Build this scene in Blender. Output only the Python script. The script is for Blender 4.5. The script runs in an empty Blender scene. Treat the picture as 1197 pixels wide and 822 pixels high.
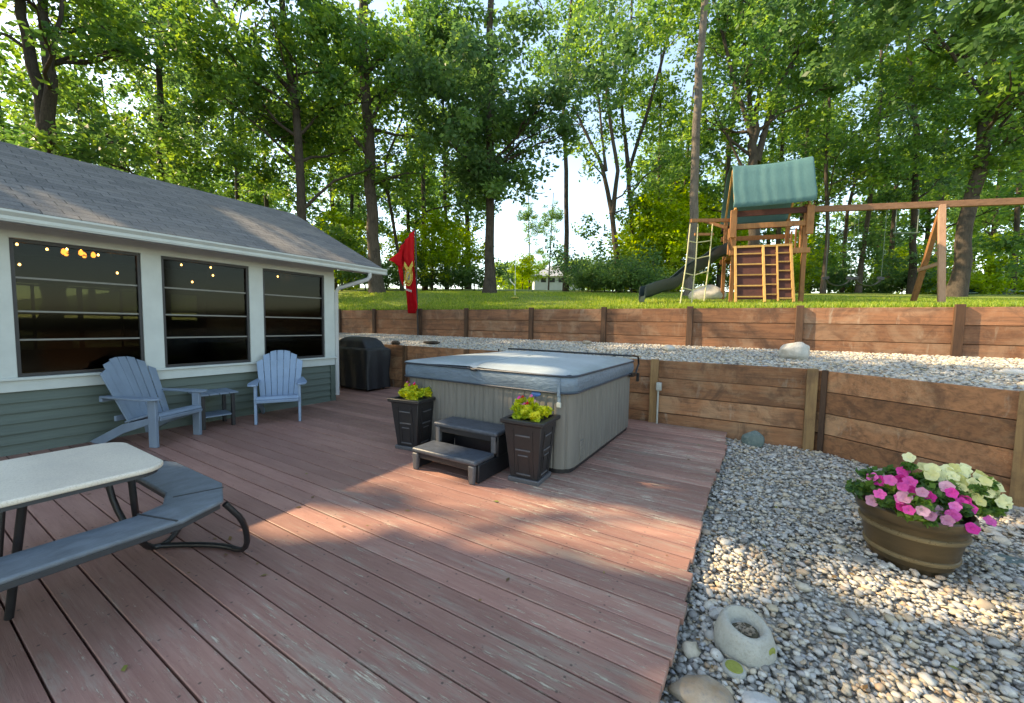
import bpy, bmesh, math, random
import numpy as np
from mathutils import Vector, Matrix

# ------------------------------------------------------------------ camera, light, exposure
S = bpy.context.scene
COL = S.collection
cam_d = bpy.data.cameras.new("camera"); cam = bpy.data.objects.new("camera", cam_d); COL.objects.link(cam)
R_ = (0.85347018, 0.5208679, 0.01689028); U_ = (-0.04954944, 0.04884082, 0.99757678); F_ = (-0.51878078, 0.85223894, -0.0674929)
M_ = Matrix(((R_[0], U_[0], -F_[0], 0), (R_[1], U_[1], -F_[1], 0), (R_[2], U_[2], -F_[2], 1.45), (0, 0, 0, 1)))
cam.matrix_world = M_
cam_d.sensor_width = 36; cam_d.lens = 469.8 / 1197 * 36; cam_d.clip_start = 0.05; cam_d.clip_end = 3000
S.camera = cam
SUN = Vector((-1.0, -0.35, 0.807)).normalized()      # direction towards the sun
elev = math.asin(SUN.z); azi = math.atan2(SUN.x, SUN.y)
W = bpy.data.worlds.new("World"); S.world = W; W.use_nodes = True
nt = W.node_tree; nt.nodes.clear()
sky = nt.nodes.new('ShaderNodeTexSky'); sky.sky_type = 'NISHITA'; sky.sun_disc = False
sky.sun_elevation = elev; sky.sun_rotation = azi; sky.air_density = 1.0; sky.dust_density = .5; sky.ozone_density = 2.2
bgn = nt.nodes.new('ShaderNodeBackground'); bgn.inputs[1].default_value = 0.125
wo = nt.nodes.new('ShaderNodeOutputWorld')
nt.links.new(sky.outputs[0], bgn.inputs[0]); nt.links.new(bgn.outputs[0], wo.inputs[0])
sl = bpy.data.lights.new("sun", 'SUN'); sl.energy = 2.4; sl.angle = math.radians(0.6); sl.color = (1.0, 0.86, 0.68)
so = bpy.data.objects.new("sun", sl); COL.objects.link(so)
so.rotation_euler = SUN.to_track_quat('Z', 'Y').to_euler()
S.view_settings.view_transform = 'Standard'; S.view_settings.look = 'None'; S.view_settings.gamma = 1
S.view_settings.exposure = 2.2
S.view_settings.use_white_balance = True; S.view_settings.white_balance_temperature = 8500; S.view_settings.white_balance_tint = 8
try: S.view_settings.use_curve_mapping = False
except Exception: pass
S.render.resolution_x = 1024; S.render.resolution_y = 703
S.cycles.transparent_max_bounces = 16; S.cycles.max_bounces = 8

rng = np.random.default_rng(7); random.seed(7)
PI = math.pi

# ------------------------------------------------------------------ helpers
def tag(o, label=None, cat=None, group=None, kind=None):
    if label: o['label'] = label
    if cat: o['category'] = cat
    if group: o['group'] = group
    if kind: o['kind'] = kind
    return o
def thing(name, label, cat, loc=(0, 0, 0), rz=0.0, group=None):
    o = bpy.data.objects.new(name, None); COL.objects.link(o); o.empty_display_size = .1
    o.location = loc; o.rotation_euler = (0, 0, rz); return tag(o, label, cat, group)
class MB:
    """collects shapes; build() links them as ONE mesh object. With world=True coordinates are world ones."""
    def __init__(s): s.v = []; s.f = []; s.a = []; s.t = 0.5
    def add(s, vs, fs):
        n = len(s.v); s.v += [tuple(p) for p in vs]; s.f += [tuple(i + n for i in f) for f in fs]
        s.a += [s.t] * len(vs); return s
    def box(s, c, d, m=None, rz=0, taper=None):
        x, y, z = d[0] / 2, d[1] / 2, d[2] / 2; P = []
        for k, zz in enumerate((-z, z)):
            t = 1 if (taper is None or k == 1) else taper
            P += [Vector((-x * t, -y * t, zz)), Vector((x * t, -y * t, zz)), Vector((x * t, y * t, zz)), Vector((-x * t, y * t, zz))]
        if rz: r = Matrix.Rotation(rz, 3, 'Z'); P = [r @ p for p in P]
        if m is not None: P = [m @ p for p in P]
        P = [p + Vector(c) for p in P]
        return s.add(P, [(3, 2, 1, 0), (4, 5, 6, 7), (0, 1, 5, 4), (1, 2, 6, 5), (2, 3, 7, 6), (3, 0, 4, 7)])
    def beam(s, a, b, w, h, up=(0, 0, 1)):
        a = Vector(a); b = Vector(b); d = (b - a); L = d.length; d.normalize(); up = Vector(up)
        if abs(d.dot(up)) > .98: up = Vector((0, 1, 0))
        sd = d.cross(up).normalized(); u2 = sd.cross(d)
        P = []
        for q in (a, b):
            for (i, j) in ((-1, -1), (1, -1), (1, 1), (-1, 1)): P.append(q + sd * (i * w / 2) + u2 * (j * h / 2))
        return s.add(P, [(3, 2, 1, 0), (4, 5, 6, 7), (0, 1, 5, 4), (1, 2, 6, 5), (2, 3, 7, 6), (3, 0, 4, 7)])
    def prism(s, pts, z0, z1, m=None):
        n = len(pts)
        P = [Vector((p[0], p[1], z0)) for p in pts] + [Vector((p[0], p[1], z1)) for p in pts]
        if m is not None: P = [m @ p for p in P]
        return s.add(P, [tuple(range(n - 1, -1, -1)), tuple(range(n, 2 * n))] + [(i, (i + 1) % n, n + (i + 1) % n, n + i) for i in range(n)])
    def loft(s, rings, caps=True):
        n = len(rings[0]); P = [p for r in rings for p in r]; F = []
        for k in range(len(rings) - 1):
            for i in range(n):
                j = (i + 1) % n; F.append((k * n + i, k * n + j, (k + 1) * n + j, (k + 1) * n + i))
        if caps: F.append(tuple(range(n - 1, -1, -1))); F.append(tuple((len(rings) - 1) * n + i for i in range(n)))
        return s.add(P, F)
    def tube(s, path, r, n=8, caps=True):
        path = [Vector(p) for p in path]; rings = []; prev = None
        rr = r if isinstance(r, (list, tuple)) else [r] * len(path)
        for i, p in enumerate(path):
            d = (path[min(i + 1, len(path) - 1)] - path[max(i - 1, 0)]).normalized()
            if prev is None:
                a = Vector((0, 0, 1)) if abs(d.z) < .9 else Vector((1, 0, 0)); u = d.cross(a).normalized()
            else: u = (prev - d * prev.dot(d)).normalized()
            w = d.cross(u); prev = u
            rings.append([p + (u * math.cos(2 * PI * k / n) + w * math.sin(2 * PI * k / n)) * rr[i] for k in range(n)])
        return s.loft(rings, caps)
    def lathe(s, prof, n=32, c=(0, 0, 0), sx=1, sy=1):
        rings = [[Vector((c[0] + r * sx * math.cos(2 * PI * k / n), c[1] + r * sy * math.sin(2 * PI * k / n), c[2] + z)) for k in range(n)] for r, z in prof]
        return s.loft(rings)
    def quad(s, a, b, c, d): return s.add([a, b, c, d], [(0, 1, 2, 3)])
    def build(s, name, mat, parent=None, world=False, smooth=False, bevel=0, seg=2, ang=40):
        me = bpy.data.meshes.new(name)
        vs = s.v
        if world and parent is not None:
            inv = Matrix.Translation(parent.location) @ Matrix.Rotation(parent.rotation_euler.z, 4, 'Z'); inv.invert()
            vs = [tuple(inv @ Vector(p)) for p in vs]
        me.from_pydata(vs, [], s.f); me.update()
        at = me.attributes.new('tint', 'FLOAT', 'POINT'); at.data.foreach_set('value', np.array(s.a, dtype=np.float32))
        if smooth or bevel:
            me.polygons.foreach_set('use_smooth', [True] * len(me.polygons))
            try: me.set_sharp_from_angle(angle=math.radians(ang))
            except Exception: pass
        me.materials.append(mat)
        o = bpy.data.objects.new(name, me); COL.objects.link(o)
        if parent is not None: o.parent = parent
        if bevel:
            b = o.modifiers.new('bevel', 'BEVEL'); b.width = bevel; b.segments = seg; b.limit_method = 'ANGLE'; b.angle_limit = math.radians(35)
        return o
def np_mesh(name, V, Fq, mat, parent=None, tint=None, smooth=False, loops=4):
    """V (n,3), Fq (m,loops)"""
    me = bpy.data.meshes.new(name); n = len(V); m = len(Fq)
    me.vertices.add(n); me.vertices.foreach_set('co', np.ascontiguousarray(V, dtype=np.float32).ravel())
    me.loops.add(m * loops); me.loops.foreach_set('vertex_index', np.ascontiguousarray(Fq, dtype=np.int32).ravel())
    me.polygons.add(m); me.polygons.foreach_set('loop_start', np.arange(0, m * loops, loops, dtype=np.int32))
    me.polygons.foreach_set('loop_total', np.full(m, loops, dtype=np.int32))
    if smooth: me.polygons.foreach_set('use_smooth', np.ones(m, dtype=bool))
    me.update(calc_edges=True); me.validate()
    if tint is not None:
        at = me.attributes.new('tint', 'FLOAT', 'POINT'); at.data.foreach_set('value', np.ascontiguousarray(tint, dtype=np.float32))
    me.materials.append(mat)
    o = bpy.data.objects.new(name, me); COL.objects.link(o)
    if parent is not None: o.parent = parent
    return o
def copy_tree(o, parent=None, name=None):
    c = o.copy(); COL.objects.link(c)
    if parent is not None: c.parent = parent; c.matrix_parent_inverse = Matrix()
    for ch in list(o.children): copy_tree(ch, c)
    return c

# ------------------------------------------------------------------ materials
class NB:
    def __init__(s, name):
        s.m = bpy.data.materials.new(name); s.m.use_nodes = True; s.t = s.m.node_tree; s.t.nodes.clear()
        s.out = s.t.nodes.new('ShaderNodeOutputMaterial')
    def n(s, typ, **k):
        nd = s.t.nodes.new(typ)
        for a, v in k.items(): setattr(nd, a, v)
        return nd
    def l(s, a, b): s.t.links.new(a, b)
    def coord(s, scale=(1, 1, 1), rot=(0, 0, 0), kind='Object'):
        tc = s.n('ShaderNodeTexCoord'); mp = s.n('ShaderNodeMapping'); mp.inputs['Scale'].default_value = scale; mp.inputs['Rotation'].default_value = rot
        s.l(tc.outputs[kind], mp.inputs[0]); return mp.outputs[0]
    def noise(s, vec, scale, detail=5, rough=.6, dist=0):
        t = s.n('ShaderNodeTexNoise'); t.inputs['Scale'].default_value = scale; t.inputs['Detail'].default_value = detail
        t.inputs['Roughness'].default_value = rough; t.inputs['Distortion'].default_value = dist
        s.l(vec, t.inputs['Vector']); return t.outputs[0]
    def ramp(s, fac, stops, interp='LINEAR'):
        r = s.n('ShaderNodeValToRGB'); cr = r.color_ramp; cr.interpolation = interp
        while len(cr.elements) < len(stops): cr.elements.new(.5)
        for e, (p, c) in zip(cr.elements, stops):
            e.position = p; e.color = (c if hasattr(c, '__len__') else (c, c, c)) + ((1,) if not hasattr(c, '__len__') or len(c) == 3 else ()) if not hasattr(c, '__len__') else tuple(c) + (1,) * (4 - len(c))
        s.l(fac, r.inputs[0]); return r.outputs[0]
    def mix(s, fac, a, b, mode='MIX'):
        m = s.n('ShaderNodeMix'); m.data_type = 'RGBA'; m.blend_type = mode
        for sock, v in ((m.inputs[0], fac), (m.inputs[6], a), (m.inputs[7], b)):
            if isinstance(v, bpy.types.NodeSocket): s.l(v, sock)
            elif hasattr(v, '__len__'): sock.default_value = tuple(v) + (1,) * (4 - len(v))
            else: sock.default_value = v if sock == m.inputs[0] else (v, v, v, 1)
        return m.outputs[2]
    def math(s, op, a, b=0.0, c=0.0):
        m = s.n('ShaderNodeMath'); m.operation = op
        for k, v in enumerate((a, b, c)):
            if isinstance(v, bpy.types.NodeSocket): s.l(v, m.inputs[k])
            else: m.inputs[k].default_value = v
        return m.outputs[0]
    def attr(s, name='tint'):
        a = s.n('ShaderNodeAttribute'); a.attribute_name = name; return a.outputs['Fac']
    def bump(s, h, dist=.01, strength=.6):
        b = s.n('ShaderNodeBump'); b.inputs['Strength'].default_value = strength; b.inputs['Distance'].default_value = dist
        s.l(h, b.inputs['Height']); return b.outputs[0]
    def bsdf(s, col, rough=.6, metal=0, bump=None, spec=.5, coat=0):
        p = s.n('ShaderNodeBsdfPrincipled')
        for nm, v in (('Base Color', col), ('Roughness', rough), ('Metallic', metal), ('Specular IOR Level', spec), ('Coat Weight', coat)):
            if isinstance(v, bpy.types.NodeSocket): s.l(v, p.inputs[nm])
            elif hasattr(v, '__len__'): p.inputs[nm].default_value = tuple(v) + (1,) * (4 - len(v))
            else: p.inputs[nm].default_value = v
        if bump is not None: s.l(bump, p.inputs['Normal'])
        return p.outputs[0]
    def done(s, sh): s.l(sh, s.out.inputs[0]); return s.m
def plain(name, col, rough=.6, var=.15, scale=12, metal=0, bump=.002, spec=.5, detail=4, stretch=(1, 1, 1)):
    b = NB(name); v = b.coord(stretch); n = b.noise(v, scale, detail); n2 = b.noise(v, scale * 7, 3)
    c0 = tuple(x * (1 - var) for x in col); c1 = tuple(min(1, x * (1 + var)) for x in col)
    c = b.mix(b.ramp(n, [(.3, 0.), (.7, 1.)]), c0, c1)
    return b.done(b.bsdf(c, b.math('MULTIPLY_ADD', n2, .2, rough - .1), metal, b.bump(n2, bump, .5) if bump else None, spec))
def wood(name, base, dark, light, along=(1, 14, 14), sc=2.2, amt_d=.5, amt_l=.5, rough=.75, seed=0., tintamt=.5, blotch=0.):
    """streaky wood; `along` holds small scale on the grain's axis"""
    b = NB(name)
    a = b.attr(); tc = b.n('ShaderNodeTexCoord'); add = b.n('ShaderNodeVectorMath', operation='ADD')
    cmb = b.n('ShaderNodeCombineXYZ'); k = b.math('MULTIPLY', a, 37.0)
    for i in range(3): b.l(k, cmb.inputs[i])
    b.l(tc.outputs['Object'], add.inputs[0]); b.l(cmb.outputs[0], add.inputs[1])
    mp = b.n('ShaderNodeMapping'); mp.inputs['Scale'].default_value = along; b.l(add.outputs[0], mp.inputs[0]); v = mp.outputs[0]
    g = b.noise(v, sc, 8, .65, .6); g2 = b.noise(v, sc * 5, 6, .7); bl = b.noise(add.outputs[0], 1.6, 5, .6)
    c = b.mix(b.math('MULTIPLY', b.ramp(g, [(.42, 0.), (.68, 1.)]), amt_d), base, dark)
    lf = b.math('MULTIPLY', b.ramp(g2, [(.5, 0.), (.72, 1.)]), b.ramp(bl, [(.45, 0.), (.62, 1.)]))
    c = b.mix(b.math('MULTIPLY', lf, amt_l), c, light)
    c = b.mix(b.math('MULTIPLY', b.ramp(b.noise(add.outputs[0], 2.7, 6, .7), [(.52, 0.), (.66, 1.)]), amt_d * .8), c, dark)
    if blotch:
        w1 = b.noise(add.outputs[0], 1.1, 7, .68, 1.2); c = b.mix(b.math('MULTIPLY', b.ramp(w1, [(.5, 0.), (.62, 1.)]), blotch), c, light)
        w2 = b.noise(add.outputs[0], 2.0, 6, .7, 1.5); c = b.mix(b.math('MULTIPLY', b.ramp(w2, [(.53, 0.), (.63, 1.)]), blotch * 1.3), c, dark)
        mq = b.n('ShaderNodeMapping'); mq.inputs['Scale'].default_value = (1, 1, .25); b.l(add.outputs[0], mq.inputs[0])
        w3 = b.noise(mq.outputs[0], 6, 6, .7, .4); c = b.mix(b.math('MULTIPLY', b.ramp(w3, [(.6, 0.), (.7, 1.)]), blotch), c, (.42, .36, .27))
    tt = b.math('MULTIPLY_ADD', a, tintamt, 1 - tintamt / 2)
    hs = b.n('ShaderNodeHueSaturation'); b.l(tt, hs.inputs['Value']); b.l(c, hs.inputs['Color'])
    return b.done(b.bsdf(hs.outputs[0], rough, 0, b.bump(g2, .004, .7), .3))
M = {}
M['white'] = plain('white_trim', (.46, .50, .475), .55, .06, 5)
M['fascia'] = plain('grey_fascia', (.45, .46, .45), .5, .06, 5)
M['soffit'] = plain('soffit', (.6, .6, .57), .6, .05, 8)
M['siding'] = plain('green_siding', (.074, .10, .080), .55, .12, 6, stretch=(1, .2, 6))
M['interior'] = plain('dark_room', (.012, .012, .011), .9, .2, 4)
M['black_metal'] = plain('black_metal', (.012, .012, .013), .35, .2, 20)
M['black_plastic'] = plain('black_plastic', (.018, .017, .018), .42, .15, 12)
M['black_edge'] = plain('pale_plastic_edge', (.09, .09, .095), .5, .2, 25)  # soft highlights on the step feet put into the colour; planter trim shares it
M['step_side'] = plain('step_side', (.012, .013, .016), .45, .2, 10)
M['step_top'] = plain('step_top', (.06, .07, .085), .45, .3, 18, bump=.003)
M['chair'] = plain('blue_resin', (.165, .22, .285), .55, .12, 7, stretch=(1, 1, .4))
M['chair2'] = plain('bright_blue_resin', (.205, .295, .41), .5, .1, 7)
M['frame_dark'] = plain('dark_frame', (.02, .02, .022), .5, .2, 9)
M['grey_rail'] = plain('window_rail', (.18, .18, .16), .5, .1, 9)
M['canvas'] = plain('teal_canvas', (.055, .145, .145), .75, .08, 6, stretch=(6, 6, 1), bump=.004)
M['slide'] = plain('green_plastic', (.003, .015, .012), .5, .15, 5)
M['rope'] = plain('rope', (.5, .46, .25), .9, .1, 40)
M['whiterope'] = plain('white_rope', (.62, .62, .55), .9, .1, 40)
M['yellow'] = plain('yellow_disc', (.65, .55, .12), .5, .1, 9)
M['playwood'] = wood('play_timber', (.33, .15, .06), (.13, .055, .025), (.5, .3, .14), (9, 9, 1.2), 3, .5, .4)
M['honey'] = wood('honey_timber', (.52, .3, .10), (.3, .14, .05), (.62, .42, .2), (9, 9, 1.2), 3, .4, .4)
M['maroon'] = wood('maroon_board', (.09, .03, .022), (.03, .012, .01), (.16, .07, .05), (2, 9, 9), 3, .6, .4)
M['beamwood'] = wood('beam_timber', (.30, .15, .085), (.12, .06, .035), (.42, .26, .17), (1.2, 9, 9), 3, .5, .5)
M['postpink'] = wood('post_timber', (.36, .21, .14), (.2, .1, .06), (.5, .35, .26), (9, 9, 1.2), 3, .5, .5)
M['bark'] = wood('bark', (.085, .066, .05), (.028, .022, .017), (.15, .13, .105), (7, 7, 1.0), 3, .8, .6, .95)
M['barkgrey'] = wood('grey_bark', (.15, .125, .10), (.06, .048, .038), (.23, .2, .17), (7, 7, 1.0), 3, .8, .6, .95)
M['box_white'] = plain('grey_box', (.42, .43, .38), .5, .08, 12)
M['bulb'] = None

def deck_mat():
    b = NB('deck_boards'); a = b.attr(); tc = b.n('ShaderNodeTexCoord')
    cmb = b.n('ShaderNodeCombineXYZ'); k = b.math('MULTIPLY', a, 61.0); b.l(k, cmb.inputs[0]); b.l(k, cmb.inputs[2])
    add = b.n('ShaderNodeVectorMath', operation='ADD'); b.l(tc.outputs['Object'], add.inputs[0]); b.l(cmb.outputs[0], add.inputs[1])
    def mapped(sc):
        mp = b.n('ShaderNodeMapping'); mp.inputs['Scale'].default_value = sc; b.l(add.outputs[0], mp.inputs[0]); return mp.outputs[0]
    grain = b.noise(mapped((1.2, 26, 1)), 2.5, 7, .7, .4)
    wear = b.noise(mapped((.8, 8, 1)), 2.0, 8, .74, .2)
    fleck = b.noise(mapped((1.7, 15, 1)), 3.2, 8, .78, .1)
    big = b.noise(tc.outputs['Object'], .8, 4, .55)
    c = b.mix(b.ramp(grain, [(.3, 0.), (.7, 1.)]), (.26, .122, .094), (.345, .183, .142))
    c = b.mix(b.math('MULTIPLY', b.ramp(b.noise(mapped((1.5, 6, 1)), 1.3, 5, .6), [(.45, 0.), (.7, 1.)]), .5), c, (.42, .235, .18))
    # grey-brown weathering, then pale flaked paint (position-weighted: the middle and right of the deck are more worn)
    sep = b.n('ShaderNodeSeparateXYZ'); b.l(tc.outputs['Object'], sep.inputs[0])
    mrx = b.n('ShaderNodeMapRange'); mrx.inputs[1].default_value = -4.6; mrx.inputs[2].default_value = -1.2; b.l(sep.outputs[0], mrx.inputs[0])
    wz = b.math('MULTIPLY_ADD', mrx.outputs[0], .17, -.10)
    gw = b.ramp(b.math('ADD', b.math('MULTIPLY_ADD', big, .35, wear), wz), [(.735, 0.), (.87, 1.)])
    c = b.mix(b.math('MULTIPLY', gw, .5), c, (.37, .32, .25))
    fl = b.ramp(b.math('ADD', b.math('MULTIPLY_ADD', big, .3, fleck), wz), [(.775, 0.), (.85, 1.)])
    c = b.mix(b.math('MULTIPLY', fl, .8), c, (.60, .54, .41))
    spots = b.ramp(b.noise(mapped((9, 12, 1)), 5, 4, .6), [(.66, 0.), (.7, 1.)])
    c = b.mix(b.math('MULTIPLY', spots, .5), c, (.07, .045, .04))
    sx = b.math('ABSOLUTE', b.math('SUBTRACT', b.math('FRACT', b.math('MULTIPLY', sep.outputs[0], 2.46)), .5))
    fy = b.math('FRACT', b.math('DIVIDE', b.math('ADD', sep.outputs[1], 2.6), .1465)); sy = b.math('ABSOLUTE', b.math('SUBTRACT', b.math('ABSOLUTE', b.math('SUBTRACT', fy, .473)), .27))
    dd = b.math('SQRT', b.math('ADD', b.math('POWER', b.math('MULTIPLY', sx, .4065), 2.0), b.math('POWER', b.math('MULTIPLY', sy, .1465), 2.0)))
    c = b.mix(b.math('MULTIPLY', b.ramp(dd, [(.0042, 1.), (.0065, 0.)]), .75), c, (.05, .035, .03))
    st = b.ramp(b.noise(mapped((.9, 30, 1)), 3, 6, .7), [(.6, 0.), (.72, 1.)]); c = b.mix(b.math('MULTIPLY', st, .35), c, (.09, .05, .045))
    hs = b.n('ShaderNodeHueSaturation'); b.l(b.math('MULTIPLY_ADD', a, .42, .79), hs.inputs['Value']); b.l(c, hs.inputs['Color'])
    h = b.math('ADD', grain, b.math('MULTIPLY', fl, -.6))
    return b.done(b.bsdf(hs.outputs[0], b.math('MULTIPLY_ADD', fl, .25, .5), 0, b.bump(h, .004, .7), .45))
M['deck'] = deck_mat()
M['deckside'] = plain('deck_rim', (.07, .04, .035), .8, .3, 10)

def shingle_mat():
    b = NB('shingles'); tc = b.n('ShaderNodeTexCoord'); sep = b.n('ShaderNodeSeparateXYZ'); b.l(tc.outputs['Object'], sep.inputs[0])
    cmb = b.n('ShaderNodeCombineXYZ'); b.l(sep.outputs[1], cmb.inputs[0]); b.l(b.math('MULTIPLY', sep.outputs[0], 1.12), cmb.inputs[1])
    br = b.n('ShaderNodeTexBrick'); b.l(cmb.outputs[0], br.inputs['Vector']); br.offset = .37; br.squash = 1.0
    br.inputs['Scale'].default_value = 1; br.inputs['Brick Width'].default_value = .27; br.inputs['Row Height'].default_value = .14
    br.inputs['Mortar Size'].default_value = .006; br.inputs['Mortar Smooth'].default_value = .4; br.inputs['Bias'].default_value = 0
    br.inputs['Color1'].default_value = (.13, .12, .115, 1); br.inputs['Color2'].default_value = (.22, .2, .185, 1); br.inputs['Mortar'].default_value = (.04, .038, .04, 1)
    n = b.noise(tc.outputs['Object'], 60, 3, .7); bg = b.noise(b.coord((1, .35, 1)), 1.3, 5, .6)
    c = b.mix(.35, br.outputs[0], b.ramp(n, [(.3, .05), (.7, .3)]))
    c = b.mix(b.math('MULTIPLY', b.ramp(bg, [(.5, 0.), (.7, 1.)]), .35), c, (.27, .235, .2))
    return b.done(b.bsdf(c, .95, 0, b.bump(b.math('ADD', b.math('MULTIPLY', br.outputs[1], -1), b.math('MULTIPLY', n, .3)), .012, .8), .2))
M['shingle'] = shingle_mat()

def glass_mat():
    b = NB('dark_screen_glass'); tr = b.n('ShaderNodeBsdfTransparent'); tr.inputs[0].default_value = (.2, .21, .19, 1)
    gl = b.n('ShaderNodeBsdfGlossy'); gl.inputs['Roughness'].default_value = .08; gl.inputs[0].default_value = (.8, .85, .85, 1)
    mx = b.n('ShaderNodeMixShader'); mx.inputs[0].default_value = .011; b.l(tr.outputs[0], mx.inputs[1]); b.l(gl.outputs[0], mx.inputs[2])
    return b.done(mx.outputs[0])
M['glass'] = glass_mat()
b_ = NB('far_glass'); t_ = b_.n('ShaderNodeBsdfTransparent'); t_.inputs[0].default_value = (.5, .55, .42, 1); M['farglass'] = b_.done(t_.outputs[0])
def emit(name, col, st):
    b = NB(name); e = b.n('ShaderNodeEmission'); e.inputs[0].default_value = col + (1,); e.inputs[1].default_value = st; return b.done(e.outputs[0])
M['bulb'] = emit('warm_bulb', (1, .5, .2), 40)
M['bulb2'] = emit('amber_bulb', (1, .3, .06), 14)

def gravel_ground():
    b = NB('gravel_bed'); v = b.coord()
    vo = b.n('ShaderNodeTexVoronoi'); vo.inputs['Scale'].default_value = 38; b.l(v, vo.inputs['Vector'])
    sp = b.n('ShaderNodeSeparateColor'); b.l(vo.outputs['Color'], sp.inputs[0])
    c = b.ramp(sp.outputs[0], [(0, (.3, .28, .24)), (.3, (.42, .39, .33)), (.55, (.5, .44, .34)), (.75, (.54, .52, .46)), (1, (.36, .36, .34))])
    c = b.mix(b.ramp(vo.outputs['Distance'], [(.3, 0.), (.9, 1.)]), c, (.12, .105, .085))
    return b.done(b.bsdf(c, .85, 0, b.bump(b.math('MULTIPLY', vo.outputs['Distance'], -1), .03, 1), .3))
M['gravelbed'] = gravel_ground()
def pebble_mat():
    b = NB('pebbles'); a = b.attr()
    c = b.ramp(a, [(0, (.16, .155, .14)), (.12, (.3, .285, .255)), (.3, (.42, .40, .36)), (.45, (.50, .475, .42)), (.58, (.57, .53, .455)), (.7, (.46, .38, .26)), (.8, (.5, .42, .3)), (.88, (.42, .29, .18)), (.94, (.32, .33, .34)), (1, (.62, .6, .54))])
    n = b.noise(b.coord(), 60, 4, .65)
    c = b.mix(.35, c, b.ramp(n, [(.3, .12), (.75, .6)]), 'MULTIPLY') if False else b.mix(b.math('MULTIPLY', b.ramp(n, [(.45, 0.), (.7, 1.)]), .35), c, (.2, .18, .15))
    return b.done(b.bsdf(c, .6, 0, b.bump(n, .003, .5), .4))
M['pebble'] = pebble_mat()
def lawn_mat():
    b = NB('lawn'); v = b.coord(); n = b.noise(v, .35, 5, .6); n2 = b.noise(v, 9, 6, .75)
    c = b.mix(b.ramp(n, [(.35, 0.), (.65, 1.)]), (.13, .2, .03), (.26, .3, .055))
    c = b.mix(b.ramp(n2, [(.35, 0.), (.7, 1.)]), c, (.18, .23, .045), 'MIX')
    return b.done(b.bsdf(c, .9, 0, b.bump(n2, .05, 1), .2))
M['lawn'] = lawn_mat()
M['soil'] = plain('soil', (.09, .075, .045), .95, .4, 3, bump=.03)
def leaf_mat(name, stops, trans=.45):
    b = NB(name); a = b.attr(); c = b.ramp(a, stops)
    d = b.n('ShaderNodeBsdfPrincipled'); d.inputs['Roughness'].default_value = .5; d.inputs['Specular IOR Level'].default_value = .35; b.l(c, d.inputs['Base Color'])
    t = b.n('ShaderNodeBsdfTranslucent'); hs = b.n('ShaderNodeHueSaturation'); hs.inputs['Hue'].default_value = .485; hs.inputs['Saturation'].default_value = 1.1; hs.inputs['Value'].default_value = 1.9
    b.l(c, hs.inputs['Color']); b.l(hs.outputs[0], t.inputs[0])
    mx = b.n('ShaderNodeMixShader'); mx.inputs[0].default_value = trans; b.l(d.outputs[0], mx.inputs[1]); b.l(t.outputs[0], mx.inputs[2])
    return b.done(mx.outputs[0])
M['leaf'] = leaf_mat('oak_leaf', [(0, (.035, .10, .035)), (.5, (.09, .185, .042)), (1, (.22, .33, .05))], .52)
M['leafdark'] = leaf_mat('dark_leaf', [(0, (.045, .10, .045)), (.5, (.08, .165, .055)), (1, (.15, .25, .055))], .48)
M['leafbright'] = leaf_mat('bright_leaf', [(0, (.09, .18, .02)), (.5, (.2, .31, .025)), (1, (.36, .44, .04))], .5)
M['leaflime'] = leaf_mat('lime_leaf', [(0, (.2, .32, .02)), (.5, (.48, .52, .03)), (1, (.8, .72, .07))], .35)
M['grass'] = leaf_mat('grass_blade', [(0, (.11, .2, .025)), (.5, (.19, .28, .035)), (1, (.33, .36, .07))], .4)
M['needle'] = M['leafdark']
def petal(name, c0, c1):
    b = NB(name); a = b.attr(); c = b.mix(a, c0, c1)
    d = b.n('ShaderNodeBsdfDiffuse'); b.l(c, d.inputs[0]); t = b.n('ShaderNodeBsdfTranslucent'); b.l(c, t.inputs[0])
    mx = b.n('ShaderNodeMixShader'); mx.inputs[0].default_value = .3; b.l(d.outputs[0], mx.inputs[1]); b.l(t.outputs[0], mx.inputs[2]); return b.done(mx.outputs[0])
M['pink'] = petal('pink_petal', (.6, .04, .28), (.9, .22, .55))
M['magenta'] = petal('magenta_petal', (.5, .02, .16), (.85, .08, .42))
M['palepink'] = petal('pale_pink_petal', (.6, .22, .34), (.85, .5, .6))
M['red'] = petal('coral_petal', (.6, .05, .03), (.85, .2, .1)); M['cream'] = petal('cream_petal', (.6, .56, .18), (.86, .84, .5))

# ------------------------------------------------------------------ setting
def gz(x, y):
    t = max(0., y - 8.7); k = min(1., t / 4.)
    far = min(t, 22.) * .09 + max(0, t - 22.) * .02
    xx = max(-40., min(25., x))
    return 1.82 + far + .04 * (-xx) * k * min(1, 40 / max(40, t))
def heightfield(name, xs, ys, fz, mat, label=None, kind='structure'):
    V = [(x, y, fz(x, y)) for y in ys for x in xs]; nx = len(xs)
    F = [(j * nx + i, j * nx + i + 1, (j + 1) * nx + i + 1, (j + 1) * nx + i) for j in range(len(ys) - 1) for i in range(nx - 1)]
    o = np_mesh(name, np.array(V), np.array(F), mat, smooth=True); tag(o, kind=kind); return o
g = MB(); g.add([(-900, -900, -.16), (900, -900, -.16), (900, 900, -.16), (-900, 900, -.16)], [(0, 1, 2, 3)])
tag(g.build('ground', M['soil']), kind='structure')
xs = list(np.concatenate([np.linspace(-500, -45, 14), np.linspace(-40, 30, 71), np.linspace(36, 500, 14)]))
ys = list(np.concatenate([np.linspace(8.80, 16, 30), np.linspace(16.6, 50, 50), np.linspace(55, 700, 22)]))
heightfield('lawn', xs, ys, lambda x, y: gz(x, y) + .03 * math.sin(x * 1.1 + y * .7) * min(1, (y - 8.8)), M['lawn'])
heightfield('gravel_bed', list(np.linspace(-.5, 8, 18)), list(np.linspace(-4, 7, 22)), lambda x, y: -.104, M['gravelbed'])
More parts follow.
